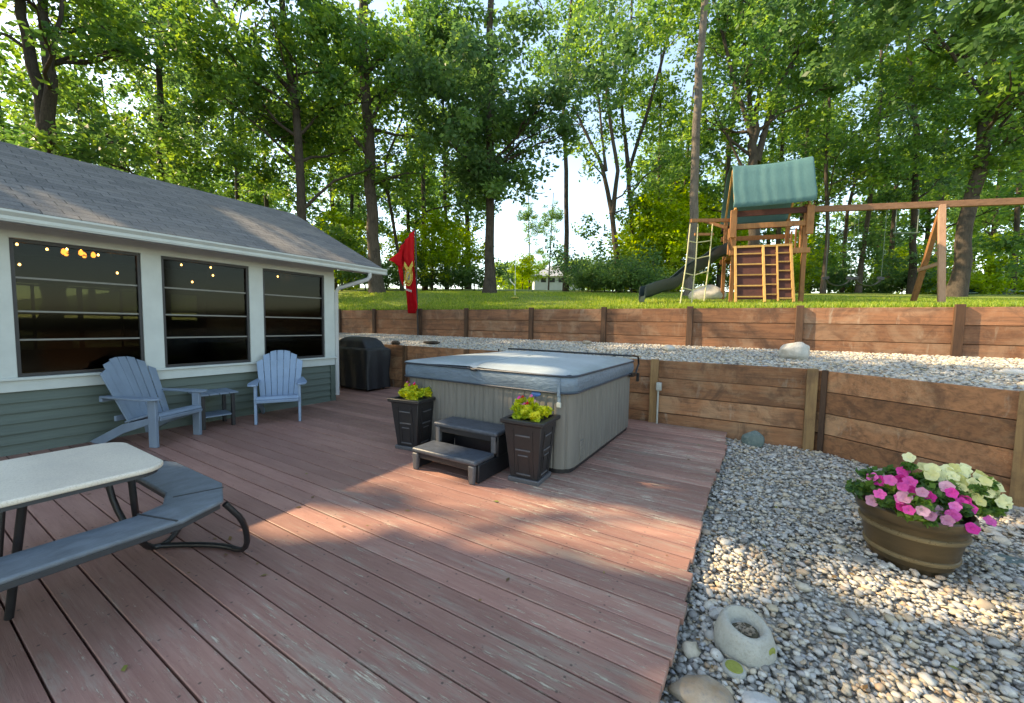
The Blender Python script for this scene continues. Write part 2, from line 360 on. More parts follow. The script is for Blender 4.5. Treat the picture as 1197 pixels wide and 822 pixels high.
# retaining wall line
WA = (-11.0, 6.38); WB = (.66, 6.38); WC = (5.2, 2.95)
def terr_z(x, y):
    yw = 6.38 if x < .66 else 6.38 - (x - .66) * (6.38 - 2.95) / (5.2 - .66)
    return .90 + .17 * max(0, min(1, (y - yw) / (8.68 - yw)))
tx = list(np.linspace(-16, 5.2, 60)); 
V = []; F = []; NY = 10
for x in tx:
    yw = 6.40 if x < .66 else 6.40 - (x - .66) * (6.38 - 2.95) / (5.2 - .66)
    for j in range(NY + 1):
        y = yw + .06 + (8.74 - yw - .06) * j / NY; V.append((x, y, terr_z(x, y)))
for i in range(len(tx) - 1):
    for j in range(NY): a = i * (NY + 1) + j; F.append((a, a + NY + 1, a + NY + 2, a + 1))
tag(np_mesh('terrace_gravel_bed', np.array(V), np.array(F), M['gravelbed'], smooth=True), kind='structure')

# deck
d = MB(); y = -2.6; k = 0
while y < 6.27:
    w = .1385; d.t = random.random(); dz = random.uniform(-.0015, .0015)
    xe = -.285 + random.uniform(-.012, .012) + (.03 if (k // 7) % 3 == 1 else 0)
    y1 = min(y + w, 6.29)
    x = -9.2; cuts = [-9.2]
    cuts += [xe]
    for a_, b_ in zip(cuts[:-1], cuts[1:]):
        d.box(((a_ + b_) / 2, (y + y1) / 2, -.019 + dz), (b_ - a_, y1 - y, .038))
    y += .1465; k += 1
o = d.build('deck', M['deck'], bevel=.004, seg=2); tag(o, kind='structure')
j = MB()
for yy in np.arange(-2.5, 6.3, .02): pass
j.box((-4.75, 1.84, -.1), (8.8, 8.85, .1)); tag(j.build('deck_frame', M['deckside']), kind='structure')

# ------------------------------------------------------------------ gravel stones
def ico(sub):
    bm = bmesh.new(); bmesh.ops.create_icosphere(bm, subdivisions=sub, radius=1)
    V = np.array([v.co[:] for v in bm.verts]); Fx = np.array([[v.index for v in f.verts] for f in bm.faces]); bm.free(); return V, Fx
def stones(name, P, size, mat, sub=1, squash=.55):
    V0, F0 = ico(sub); n = len(P); nv = len(V0)
    s = size * (.7 + .6 * rng.random((n, 1))) ** 1.3; sc = np.stack([s[:, 0] * (.8 + .7 * rng.random(n)), s[:, 0] * (.65 + .5 * rng.random(n)), s[:, 0] * squash * (.7 + .6 * rng.random(n))], 1)
    jit = 1 + .16 * rng.standard_normal((n, nv, 1)) * .8
    V = V0[None] * jit * sc[:, None, :]
    a = rng.random(n) * 2 * PI; b = rng.normal(0, .35, n)
    ca, sa, cb, sb = np.cos(a)[:, None], np.sin(a)[:, None], np.cos(b)[:, None], np.sin(b)[:, None]
    x, y, z = V[..., 0], V[..., 1], V[..., 2]; y, z = y * cb - z * sb, y * sb + z * cb; x, y = x * ca - y * sa, x * sa + y * ca
    V = np.stack([x, y, z], -1) + P[:, None, :]
    Fx = F0[None] + (np.arange(n) * nv)[:, None, None]
    tint = np.repeat(rng.random(n), nv)
    o = np_mesh(name, V.reshape(-1, 3), Fx.reshape(-1, 3), mat, tint=tint, smooth=True, loops=3)
    return tag(o, kind='stuff')
def wall_y(x): return np.where(x < .66, 6.33, 6.33 - (x - .66) * (6.38 - 2.95) / (5.2 - .66))
N = 62000
px = -.36 + 4.7 * rng.random(N) ** 1.0; py = .3 + 6.1 * rng.random(N) ** 1.25
keep = (py < wall_y(px) - .02) & (-.52 * px + .85 * py > .35) & (px < .6 + py * 1.35)
px, py = px[keep], py[keep]
P = np.stack([px, py, -.105 + .03 * rng.random(len(px)) + .012 * np.sin(px * 5) * np.sin(py * 4)], 1)
stones('gravel', P, .0145, M['pebble'], 1)
N = 1500
px = -.33 + 4.2 * rng.random(N); py = .5 + 5.8 * rng.random(N)
keep = (py < wall_y(px) - .05) & (px < .6 + py * 1.35)
P = np.stack([px[keep], py[keep], np.full(keep.sum(), -.078)], 1)
stones('larger_gravel', P, .027, M['pebble'], 2)
N = 60000
px = -11 + 16 * rng.random(N); py = 3.0 + 5.8 * rng.random(N)
keep = (py > wall_y(px) + .12) & (py < 8.7); px, py = px[keep], py[keep]
P = np.stack([px, py, np.array([terr_z(a, b) for a, b in zip(px, py)]) + .008], 1)
stones('terrace_gravel', P, .02, M['pebble'], 1)

# ------------------------------------------------------------------ retaining walls
M['wallwood'] = wood('stained_plank', (.34, .152, .07), (.10, .052, .03), (.44, .28, .16), (.7, 9, 9), 2.2, .75, .6, .75, tintamt=.55, blotch=.42)
M['wallwood2'] = wood('faded_plank', (.29, .132, .068), (.10, .052, .034), (.42, .28, .18), (.7, 9, 9), 2.0, .7, .5, .8, tintamt=.45, blotch=.38)
M['wallpost'] = wood('stained_post', (.15, .075, .035), (.05, .028, .018), (.30, .2, .11), (9, 9, .8), 2.2, .7, .6, tintamt=.5)
M['wallpost2'] = wood('dark_post', (.085, .045, .026), (.035, .02, .014), (.2, .12, .075), (9, 9, .8), 2.2, .7, .4, tintamt=.5)
M['knotpost'] = wood('yellowish_post', (.27, .16, .07), (.1, .055, .03), (.4, .28, .14), (9, 9, .8), 2.2, .7, .6, tintamt=.5)
def planks(mb, p0, p1, z0, z1, n, joints, th=.045):
    p0 = Vector((p0[0], p0[1], 0)); p1 = Vector((p1[0], p1[1], 0)); L = (p1 - p0).length; dr = (p1 - p0) / L; nrm = Vector((dr.y, -dr.x, 0)); rz = math.atan2(dr.y, dr.x)
    h = (z1 - z0) / n; J = [0] + [q for q in joints if .1 < q < L - .1] + [L]
    mb.t = .02; c = p0.lerp(p1, .5) - nrm * .035; mb.box((c.x, c.y, (z0 + z1) / 2 - .008), (L - .01, .02, z1 - z0 - .02), rz=rz)  # dark backing added so no light shows through the plank gaps
    for a, b in zip(J[:-1], J[1:]):
        for r in range(n):
            mb.t = random.random(); o = random.uniform(0, .014); c = p0 + dr * ((a + b) / 2) + nrm * o
            mb.box((c.x, c.y, z0 + h * (r + .5) + random.uniform(-.002, .002)), (b - a - .003, th, h - random.uniform(.005, .012)), rz=rz)
t = thing('retaining_wall', 'lower brown timber retaining wall behind the hot tub, bending beside the gravel', 'retaining wall', (.66, 6.38, -.12))
mb = MB(); planks(mb, WA, WB, -.12, .945, 4, [.8, 2.5, 4.4, 6.1, 7.9, 9.7]); mb.build('planking', M['wallwood'], t, True, bevel=.004)
mb = MB(); planks(mb, WB, WC, -.12, .94, 4, [1.78, 3.5]); mb.build('planking', M['wallwood'], t, True, bevel=.004)
for x in (-10.2, -8.5, -6.6, -4.9, -3.1):
    mb = MB(); mb.t = random.random(); mb.box((x, 6.31, .41), (.1, .06, 1.06)); mb.build('post', M['wallpost'], t, True, bevel=.005)
mb = MB(); mb.t = .9; mb.box((-1.3, 6.30, .42), (.11, .07, 1.08)); mb.build('post', M['knotpost'], t, True, bevel=.005)
mb = MB(); mb.t = .7; mb.box((.62, 6.29, .40), (.115, .09, 1.11)); mb.build('post', M['knotpost'], t, True, bevel=.005)
mb = MB(); mb.t = .3; mb.box((.745, 6.27, .40), (.06, .07, 1.09), rz=-.3); mb.build('post', M['wallpost2'], t, True, bevel=.005)
dv = Vector((WC[0] - WB[0], WC[1] - WB[1], 0)).normalized(); nv = Vector((dv.y, -dv.x, 0))
for s_ in (1.78, 3.5):
    c = Vector((.66, 6.38, 0)) + dv * s_ + nv * .065
    mb = MB(); mb.t = .8; mb.box((c.x, c.y, .41), (.12, .08, 1.08), rz=math.atan2(dv.y, dv.x)); mb.build('post', M['knotpost'], t, True, bevel=.005)
t = thing('retaining_wall', 'upper brown timber retaining wall along the edge of the lawn', 'retaining wall', (-3, 8.74, .9))
mb = MB(); planks(mb, (-16.5, 8.74), (9, 8.74), .98, 1.83, 3, [16.5 + q for q in (-14, -10.45, -6.75, -2.92, .62, 4.4)]); mb.build('planking', M['wallwood2'], t, True, bevel=.004)
for x in (-15.8, -14, -12.2, -10.45, -8.45, -6.75, -4.75, -2.92, -1.16, .62, 2.58, 4.4, 6.2):
    mb = MB(); mb.t = random.random(); mb.box((x, 8.68, 1.42), (.11, .07, .89)); mb.build('post', M['wallpost2'], t, True, bevel=.005)
t = thing('outlet_box', 'small grey electrical outlet box on the retaining wall post beside the hot tub', 'outlet box', (-1.22, 6.24, 0))
MB().box((-1.215, 6.235, .56), (.075, .06, .12)).build('box', M['box_white'], t, True, bevel=.008)
MB().tube([(-1.225, 6.24, .5), (-1.225, 6.24, -.03)], .014, 10).build('conduit', M['box_white'], t, True, smooth=True)
MB().box((-1.215, 6.20, .56), (.06, .01, .09)).build('lid', M['box_white'], t, True, bevel=.004)

# ------------------------------------------------------------------ house (screened porch)
HX = -6.6; HY0, HY1 = -4.2, 4.55; HXB = -11.4; RX, RZ = -9.0, 3.84; EZ = 2.47
H = thing('house', 'green sided screened porch with grey shingle roof and white trim at the left', 'house', (HX, HY1, 0))
mb = MB()
n = 6; lap = .655 / n
for i in range(n):       # lap siding, each course leaning out at its foot
    z0 = i * lap; z1 = z0 + lap
    for (a, b) in (((HX, HY0), (HX, HY1)),):
        mb.add([(HX - .08, HY0, z0), (HX + .030, HY0, z0), (HX + .0, HY0, z1 + .004), (HX - .08, HY0, z1), (HX - .08, HY1, z0), (HX + .030, HY1, z0), (HX + .0, HY1, z1 + .004), (HX - .08, HY1, z1)],
               [(0, 1, 2, 3), (7, 6, 5, 4), (1, 5, 6, 2), (0, 4, 5, 1), (2, 6, 7, 3)])
mb.build('siding', M['siding'], H, True)
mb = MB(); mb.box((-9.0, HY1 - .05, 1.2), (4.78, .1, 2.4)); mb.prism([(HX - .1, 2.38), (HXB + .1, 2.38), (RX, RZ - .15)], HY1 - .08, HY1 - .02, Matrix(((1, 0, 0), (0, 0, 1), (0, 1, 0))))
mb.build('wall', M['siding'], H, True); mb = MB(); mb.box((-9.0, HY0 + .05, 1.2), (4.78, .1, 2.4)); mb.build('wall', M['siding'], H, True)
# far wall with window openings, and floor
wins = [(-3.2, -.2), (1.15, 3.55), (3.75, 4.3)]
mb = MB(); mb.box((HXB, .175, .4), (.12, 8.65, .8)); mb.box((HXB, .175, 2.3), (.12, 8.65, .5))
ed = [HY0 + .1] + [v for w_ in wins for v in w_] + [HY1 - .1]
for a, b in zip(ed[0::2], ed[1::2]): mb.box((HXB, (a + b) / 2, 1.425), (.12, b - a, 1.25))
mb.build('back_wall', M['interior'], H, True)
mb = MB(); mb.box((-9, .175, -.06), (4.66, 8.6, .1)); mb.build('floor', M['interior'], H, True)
mb = MB()   # glazing bars of the far windows
for a, b in wins:
    for z in (.82, 1.2, 1.5, 2.02): mb.box((HXB + .02, (a + b) / 2, z), (.05, b - a, .035))
    nn = max(1, int((b - a) / .6))
    for k in range(nn + 1): mb.box((HXB + .02, a + (b - a) * k / nn, 1.42), (.05, .04 if k % 2 else .07, 1.24))
mb.build('far_window_bars', M['interior'], H, True)
for a, b in wins: MB().box((HXB - .02, (a + b) / 2, 1.425), (.004, b - a - .004, 1.245)).build('far_pane', M['farglass'], H, True)
# frontal posts, sill, header
WINS = [(-3.4, -2.3), (-2.1, -.95), (-.75, .45), (.875, 1.9), (2.10, 3.14), (3.34, 4.37)]
mb = MB(); mb.box((HX - .02, (HY0 + HY1) / 2, .73), (.13, HY1 - HY0 + .02, .14)); mb.box((HX + .03, (HY0 + HY1) / 2, .795), (.10, HY1 - HY0 + .05, .03)); mb.build('sill', M['white'], H, True, bevel=.004)
mb = MB(); mb.box((HX - .02, (HY0 + HY1) / 2, 2.33), (.13, HY1 - HY0 + .02, .16)); mb.build('header', M['white'], H, True, bevel=.004)
e = [HY0] + [v for w_ in WINS for v in w_] + [HY1 + .02]
for a, b in zip(e[0::2], e[1::2]):
    MB().box((HX - .018, (a + b) / 2, 1.53), (.125, b - a, 1.45)).build('column', M['white'], H, True, bevel=.004)
MB().box((HX + .004, HY1 - .02, .325), (.07, .1, .65)).build('corner_board', M['siding'], H, True, bevel=.004)
for a, b in WINS:
    fr = MB(); z0, z1 = .815, 2.245; fr.box((HX, (a + b) / 2, z0 + .015), (.05, b - a, .03)); fr.box((HX, (a + b) / 2, z1 - .015), (.05, b - a, .03))
    fr.box((HX, a + .015, (z0 + z1) / 2), (.05, .03, z1 - z0 - .06)); fr.box((HX, b - .015, (z0 + z1) / 2), (.05, .03, z1 - z0 - .06))
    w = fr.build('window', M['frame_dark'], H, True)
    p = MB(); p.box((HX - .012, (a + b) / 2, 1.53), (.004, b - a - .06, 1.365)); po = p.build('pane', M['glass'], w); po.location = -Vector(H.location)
    r = MB()
    for z in (1.20, 1.50, 1.85): r.box((HX + .001, (a + b) / 2, z), (.02, b - a - .062, .018))
    ro = r.build('rail', M['grey_rail'], w); ro.location = -Vector(H.location)
# roof
ex = -6.12; slope = (RZ - EZ) / (ex - RX); RY1 = 5.28; RY0 = -4.8
exb = RX - (ex - RX)
mb = MB()
def roofslab(mb, th0, th1, inset=0):
    pts = [(ex - inset, EZ - th0), (ex - inset, EZ - th1), (RX, RZ - th1), (exb + inset, EZ - th1), (exb + inset, EZ - th0), (RX, RZ - th0)]
    A = [(p[0], RY0 + inset, p[1]) for p in pts]; B = [(p[0], RY1 - inset, p[1]) for p in pts]
    mb.add(A + B, [(0, 1, 2, 5), (5, 2, 3, 4), (6, 11, 8, 7), (11, 10, 9, 8), (1, 7, 8, 2), (2, 8, 9, 3), (0, 5, 11, 6), (5, 4, 10, 11), (0, 6, 7, 1), (4, 3, 9, 10)])
roofslab(mb, .02, 0); rf = mb.build('roof', M['shingle'], H, True)
mb = MB(); roofslab(mb, .14, .022, .02); mb.build('roof_board', M['fascia'], H, True)
mb = MB(); q_ = .17
for sg in (1, -1):
    P_ = [(RX, RZ - q_), (RX + sg * (RX - HX + .1) * -1, RZ - q_ - (HX - RX - .1) * .4757)]
    a_, b_ = P_
    mb.add([(a_[0], HY0 + .1, a_[1]), (b_[0], HY0 + .1, b_[1]), (b_[0], HY1 - .1, b_[1]), (a_[0], HY1 - .1, a_[1])], [(0, 1, 2, 3)])
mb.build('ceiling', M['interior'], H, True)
mb = MB(); mb.box((ex - .24, (RY0 + RY1) / 2, 2.395), (.46, RY1 - RY0 - .06, .02)); mb.build('soffit', M['soffit'], H, True)
mb = MB()   # K style gutter profile swept along the eave
prof = [(0, 0), (.075, 0), (.085, .02), (.085, .05), (.115, .085), (.115, .105), (.105, .105), (.1, .09), (.07, .06), (.065, .015), (.01, .015), (.01, .1), (0, .1)]
gx, gz0 = ex + .004, 2.335
A = [(gx + a, RY0 - .02, gz0 + b) for a, b in prof]; B = [(gx + a, RY1 + .02, gz0 + b) for a, b in prof]; n_ = len(prof)
mb.add(A + B, [(i, (i + 1) % n_, n_ + (i + 1) % n_, n_ + i) for i in range(n_)])
mb.box((gx + .05, RY1 + .022, gz0 + .05), (.11, .006, .1)); mb.build('gutter', M['white'], H, True)
mb = MB(); mb.tube([(ex + .05, 4.95, 2.34), (ex + .05, 4.95, 2.27), (ex + .03, 4.92, 2.22), (HX + .09, 4.62, 2.05), (HX + .05, 4.60, 1.98), (HX + .05, 4.60, .1)], .036, 8)
mb.build('downspout', M['fascia'], H, True, smooth=True)
# string lights and chandelier inside
t = thing('string_lights', 'warm string lights hanging inside the screened porch', 'string lights', (-8, 2, 2.45))
bl = [(1.13, 2.35), (1.38, 2.33), (1.14, 2.1), (1.56, 2.36), (1.86, 2.33), (2.05, 2.10), (2.82, 2.32), (2.96, 2.06), (3.23, 2.33), (3.26, 2.2), (4.35, 2.3), (4.9, 2.25)]
mb = MB(); mb.tube([(-8, -1, 2.6)] + [(-8, a, b + .05) for a, b in sorted(bl[:2] + bl[3:5] + [bl[6], bl[8]])] + [(-8, 4.45, 2.55)], .006, 5); mb.tube([(-8, 1.95, 2.5), (-8, 2.05, 2.14), (-8, 2.3, 2.5), (-8, 2.96, 2.14), (-8, 3.26, 2.3), (-8, 3.6, 2.5)], .006, 5)
mb.build('cord', M['black_metal'], t, True)
for a, b in bl:
    MB().lathe([(.002, -.018), (.010, -.013), (.0135, -.003), (.009, .010), (.003, .016)], 10, (-8, a, b)).build('bulb', M['bulb'], t, True, smooth=True)
t = thing('chandelier', 'amber glowing chandelier inside the porch behind the leftmost window', 'chandelier', (-8.1, 1.68, 2.7))
mb = MB(); mb.tube([(-8.1, 1.68, 3.2), (-8.1, 1.68, 2.36)], .012, 6)
for k in range(5): a = k * 2 * PI / 5; mb.tube([(-8.1, 1.68, 2.36), (-8.1 + .08 * math.cos(a), 1.68 + .08 * math.sin(a), 2.30), (-8.1 + .15 * math.cos(a), 1.68 + .15 * math.sin(a), 2.33)], .008, 5)
mb.build('arm', M['black_metal'], t, True)
for k in range(5):
    a = k * 2 * PI / 5; MB().lathe([(.012, 0), (.026, .02), (.02, .06), (.004, .08)], 10, (-8.1 + .15 * math.cos(a), 1.68 + .15 * math.sin(a), 2.29)).build('bulb', M['bulb2'], t, True, smooth=True)

# ------------------------------------------------------------------ hot tub
TX0, TX1, TY0, TY1, TH = -3.68, -1.48, 3.5, 5.74, .86
def rrect(x0, x1, y0, y1, r, z, n=6):
    out = []
    for cx, cy, a0 in ((x1 - r, y0 + r, -PI / 2), (x1 - r, y1 - r, 0), (x0 + r, y1 - r, PI / 2), (x0 + r, y0 + r, PI)):
        for k in range(n + 1): a = a0 + PI / 2 * k / n; out.append(Vector((cx + r * math.cos(a), cy + r * math.sin(a), z)))
    return out
T = thing('hot_tub', 'large square hot tub with grey panelled cabinet and blue grey cover on the deck', 'hot tub', ((TX0 + TX1) / 2, (TY0 + TY1) / 2, 0))
M['cabinet'] = plain('taupe_cabinet', (.175, .162, .138), .6, .12, 6, stretch=(3, 3, .4))
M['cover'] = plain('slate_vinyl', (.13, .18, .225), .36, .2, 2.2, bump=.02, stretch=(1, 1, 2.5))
M['covertop'] = plain('slate_vinyl_top_skylit', (.30, .345, .365), .38, .14, 2.5, bump=.006)  # sky reflection on the cover top put into the colour, paler than the skirt
M['piping'] = plain('dark_piping', (.03, .04, .055), .4, .1, 9)
def grooved(z):     # rounded square outline with vertical grooves
    base = rrect(TX0, TX1, TY0, TY1, .17, z, 8); out = []
    P = base + [base[0]]; L = 0; pts = []
    for a, b in zip(P[:-1], P[1:]):
        m = max(1, int((b - a).length / .012))
        for k in range(m): pts.append((a.lerp(b, k / m), (b - a).normalized()))
    acc = 0; prev = pts[0][0]
    for p, dr in pts:
        acc += (p - prev).length; prev = p
        ph = (acc % .125) / .125; nrm = Vector((dr.y, -dr.x, 0))
        out.append(p - nrm * (.011 if ph < .12 else (.004 if .5 < ph < .58 else 0)))
    return out
MB().loft([grooved(.05), grooved(TH - .05)]).build('cabinet', M['cabinet'], T, True, smooth=True, ang=25)
MB().loft([rrect(TX0 + .02, TX1 - .02, TY0 + .02, TY1 - .02, .16, .002), rrect(TX0 + .02, TX1 - .02, TY0 + .02, TY1 - .02, .16, .06)]).build('base', M['black_plastic'], T, True)
MB().loft([rrect(TX0 - .01, TX1 + .01, TY0 - .01, TY1 + .01, .18, TH - .05), rrect(TX0 - .012, TX1 + .012, TY0 - .012, TY1 + .012, .18, TH)]).build('rim', M['piping'], T, True)
# cover: two tapered halves with a skirt
cv = MB()
o_ = .035; ymid = (TX0 + TX1) / 2
x0, x1, y0, y1 = TX0 - o_, TX1 + o_, TY0 - o_, TY1 + o_
cr = []
for dx, z in ((.0, .80), (.012, .86), (.010, .93), (-.004, .965)):
    cr.append([Vector((p.x + .006 * math.sin(p.y * 9 + z * 30), p.y + .006 * math.sin(p.x * 11 + z * 17), p.z + .004 * math.sin(p.x * 8))) for p in rrect(x0 + .012 - dx, x1 - .012 + dx, y0 + .012 - dx, y1 - .012 + dx, .16, z, 6)])
cv.loft(cr, caps=False)
def cov_z(x, y):
    e_ = min(x - x0, x1 - x, y - y0, y1 - y)
    return .962 + .05 * (1 - math.exp(-max(0, e_) / .09)) + .03 * max(0, 1 - abs(x - ymid) / 1.1) - (.028 * math.exp(-(abs(x - ymid) / .02) ** 2)) + .004 * math.sin(x * 5 + y * 3)
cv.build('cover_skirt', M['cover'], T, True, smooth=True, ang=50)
ct = MB(); n1 = 64; n2 = 40; rr_ = []
outer = rrect(x0, x1, y0, y1, .16, 0, 6)
cxm, cym = (x0 + x1) / 2, (y0 + y1) / 2; m_ = len(outer)
for k in range(26):
    f_ = 1 - (k / 25) ** 1.6 if k < 25 else 0.0001
    rr_.append([Vector((cxm + (p.x - cxm) * f_, cym + (p.y - cym) * f_, cov_z(cxm + (p.x - cxm) * f_, cym + (p.y - cym) * f_))) for p in outer])
# finer outline for the fold
def dense(ring, n):
    out = []
    for a, b in zip(ring, ring[1:] + ring[:1]):
        m = max(1, int((b - a).length / .035))
        for k in range(m): out.append(a.lerp(b, k / m))
    return out
od = dense(outer, 0); rr_ = []
for k in range(30):
    f_ = max(.0005, 1 - (k / 29) ** 1.5)
    rr_.append([Vector((cxm + (p.x - cxm) * f_, cym + (p.y - cym) * f_, cov_z(cxm + (p.x - cxm) * f_, cym + (p.y - cym) * f_))) for p in od])
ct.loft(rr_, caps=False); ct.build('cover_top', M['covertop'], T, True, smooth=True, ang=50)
pp = MB(); q = [Vector((p.x, p.y, .966)) for p in od]; pp.tube(q + [q[0]], .011, 6, False)
q = [Vector((p.x, p.y, .803)) for p in od]; pp.tube(q + [q[0]], .010, 6, False)
pp.build('piping', M['piping'], T, True, smooth=True)
# fold notch at the front edge, strap with clip, vent, badge
MB().box((ymid, y0 - .012, .955), (.07, .03, .022)).build('fold_notch', M['black_plastic'], T, True, bevel=.006)
st = MB(); st.box((TX1 - .10, y0 - .004, .86), (.028, .012, .17)); st.box((TX1 - .10, y0 + .006, .75), (.028, .008, .10)); so_ = st.build('strap', M['cover'], T, True)
cl = MB(); cl.box((TX1 - .10, y0 + .006, .69), (.045, .02, .05)).build('clip', M['box_white'], T, True, bevel=.006)
vn = MB()
vn.box((TX1 + .004, TY0 + .32, .19), (.012, .10, .19))
for k in range(5): vn.box((TX1 + .011, TY0 + .32, .12 + k * .035), (.006, .075, .012))
vn.build('vent', M['cabinet'], T, True, bevel=.003)
M['blue'] = plain('blue_label', (.04, .13, .38), .4, .1, 20)
MB().lathe([(.052, 0), (.052, .004)], 24, (0, 0, 0), 1, .55).build('badge', M['blue'], T)
bd = [c_ for c_ in T.children if c_.name.startswith('badge')][0]; bd.rotation_euler = (PI / 2, 0, 0); bd.location = (-1.84 - T.location.x, TY0 - .003 - T.location.y, .77)
# cover lifter
lf = MB()
lf.tube([(TX1 + .05, TY1 - .25, .78), (TX1 + .06, TY1 - .08, .80), (TX1 + .07, TY1 + .02, .92), (TX1 + .07, TY1 - .02, 1.03), (TX1 + .06, TY1 - .35, 1.06)], .013, 8)
lf.tube([(TX1 + .0, TY1 + .02, 1.03), (TX0 + .1, TY1 + .02, 1.04)], .014, 8)
lf.tube([(TX0 - .05, TY1 - .25, .78), (TX0 - .06, TY1 - .02, .92), (TX0 - .05, TY1 - .05, 1.03)], .013, 8)
lf.box((TX1 + .045, TY1 - .2, .79), (.05, .16, .05)); lf.box((TX1 + .075, TY1 - .02, .74), (.03, .05, .12))
lf.build('cover_lifter', M['black_metal'], T, True, smooth=True)

# ------------------------------------------------------------------ tub steps
t = thing('tub_steps', 'dark two tread plastic steps in front of the hot tub', 'steps', (-2.46, 3.13, 0))
def slab(name, c, dms, mat): 
    m = MB(); m.box(c, dms); m.build(name, mat, t, True, bevel=.018, seg=3)
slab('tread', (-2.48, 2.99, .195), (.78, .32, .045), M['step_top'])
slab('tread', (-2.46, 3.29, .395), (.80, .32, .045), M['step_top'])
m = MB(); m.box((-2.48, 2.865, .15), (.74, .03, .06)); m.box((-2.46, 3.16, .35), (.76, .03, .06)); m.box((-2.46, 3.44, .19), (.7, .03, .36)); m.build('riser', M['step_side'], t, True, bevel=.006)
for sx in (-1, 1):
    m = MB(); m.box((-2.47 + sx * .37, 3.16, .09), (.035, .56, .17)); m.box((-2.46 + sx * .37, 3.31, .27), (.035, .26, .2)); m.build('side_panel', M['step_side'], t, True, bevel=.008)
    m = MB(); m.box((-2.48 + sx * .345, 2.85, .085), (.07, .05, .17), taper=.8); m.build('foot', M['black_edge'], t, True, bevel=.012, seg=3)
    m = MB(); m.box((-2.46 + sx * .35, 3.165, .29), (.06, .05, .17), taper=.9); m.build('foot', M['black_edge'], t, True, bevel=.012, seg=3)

# ------------------------------------------------------------------ foliage helpers
def leaves_np(C, rad, per, size, flat=.6, rngl=rng, aspect=1.7, tbase=None, shell=.35):
    """rhombus leaves round clump centres C (n,3); returns V,F,tint"""
    n = len(C) * per; c = np.repeat(C, per, 0)
    rad = np.repeat(np.broadcast_to(np.asarray(rad, float), (len(C),)), per)
    dvec = rngl.standard_normal((n, 3)); dvec /= np.linalg.norm(dvec, axis=1, keepdims=True)
    r = (shell + (1 - shell) * rngl.random(n)) * rad
    p = c + dvec * r[:, None] * np.array([1, 1, flat])
    a = rngl.standard_normal((n, 3)); a /= np.linalg.norm(a, axis=1, keepdims=True)
    up = np.array([0, 0, 1.]) + .8 * rngl.standard_normal((n, 3)) + dvec * .4
    b = np.cross(up, a); b /= (np.linalg.norm(b, axis=1, keepdims=True) + 1e-6); a = np.cross(b, up); a /= (np.linalg.norm(a, axis=1, keepdims=True) + 1e-6)
    s = size * (.6 + .8 * rngl.random(n))[:, None]
    nn = np.cross(a, b)
    V = np.stack([p - a * s * aspect / 2, p + b * s / 2 - nn * s * .12, p + a * s * aspect / 2, p - b * s / 2 - nn * s * .12], 1).reshape(-1, 3)
    Fq = np.arange(n * 4).reshape(n, 4)
    tc = np.repeat(rngl.random(len(C)), per) if tbase is None else np.repeat(tbase, per)
    tint = np.clip(.55 * tc + .45 * rngl.random(n), 0, 1)
    return V, Fq, np.repeat(tint, 4), p
# sunlit patches on the deck and gravel: leaves of the south-west crowns are cut away to let sun through
LIT = [(-2.75, 2.15, .75, .75, 0.), (-1.75, 2.45, .85, .55, .1), (-.75, 2.75, .9, .48, .1), (-.9, 3.95, .6, .3, 0), (.75, 3.1, .55, .3, .2), (-2.6, 3.1, .5, .4, 0), (-1.2, 5.0, .5, .3, 0), (-2.9, 1.6, .45, .35, .3), (.55, 2.2, .3, .25, 0), (-2.7, 5.2, 1.2, .7, 0)]
def lit_mask(p):
    """True where a leaf would shade one of the sunlit patches"""
    k = p[:, 2] / SUN.z; gx = p[:, 0] - SUN.x * k; gy = p[:, 1] - SUN.y * k
    m = np.zeros(len(p), bool)
    for cx, cy, rx, ry, _ in LIT:
        ca, sa = math.cos(.2), math.sin(.2); dx = gx - cx; dy = gy - cy; u = dx * ca + dy * sa; v = -dx * sa + dy * ca
        m |= (u / rx) ** 2 + (v / ry) ** 2 < 1
    m |= (gx > -.4) & (rng.random(len(p)) < .42)  # random thinning as well, brightening gravel, walls, near deck and porch roof
    m |= (gy > 4.2) & (rng.random(len(p)) < .5)
    m |= (gx > -3.2) & (gy < 1.8) & (rng.random(len(p)) < .3)
    m |= (gx < -5.2) & (rng.random(len(p)) < .75)
    return m
def crown_mesh(C, rad, per, size, mat, parent, flat=.7, cull=False, tbase=None, name='crown'):
    V, Fq, tint, p = leaves_np(np.asarray(C, float), rad, per, size, flat, tbase=tbase)
    if cull:
        off = np.array(parent.location) if parent else 0
        k = ~lit_mask(p + off); kv = np.repeat(k, 4); V = V[kv]; tint = tint[kv]; Fq = np.arange(len(V)).reshape(-1, 4)
    return np_mesh(name, V, Fq, mat, parent, tint)
def limbpath(p0, p1, wob=.1, n=6, sag=0):
    p0 = Vector(p0); p1 = Vector(p1); L = (p1 - p0).length; out = []
    for i in range(n + 1):
        f = i / n; q = p0.lerp(p1, f); w = math.sin(f * PI) * wob * L
        q += Vector((random.uniform(-1, 1), random.uniform(-1, 1), random.uniform(-.3, .3))) * w * .35; q.z += sag * math.sin(f * PI)
        out.append(q)
    return out
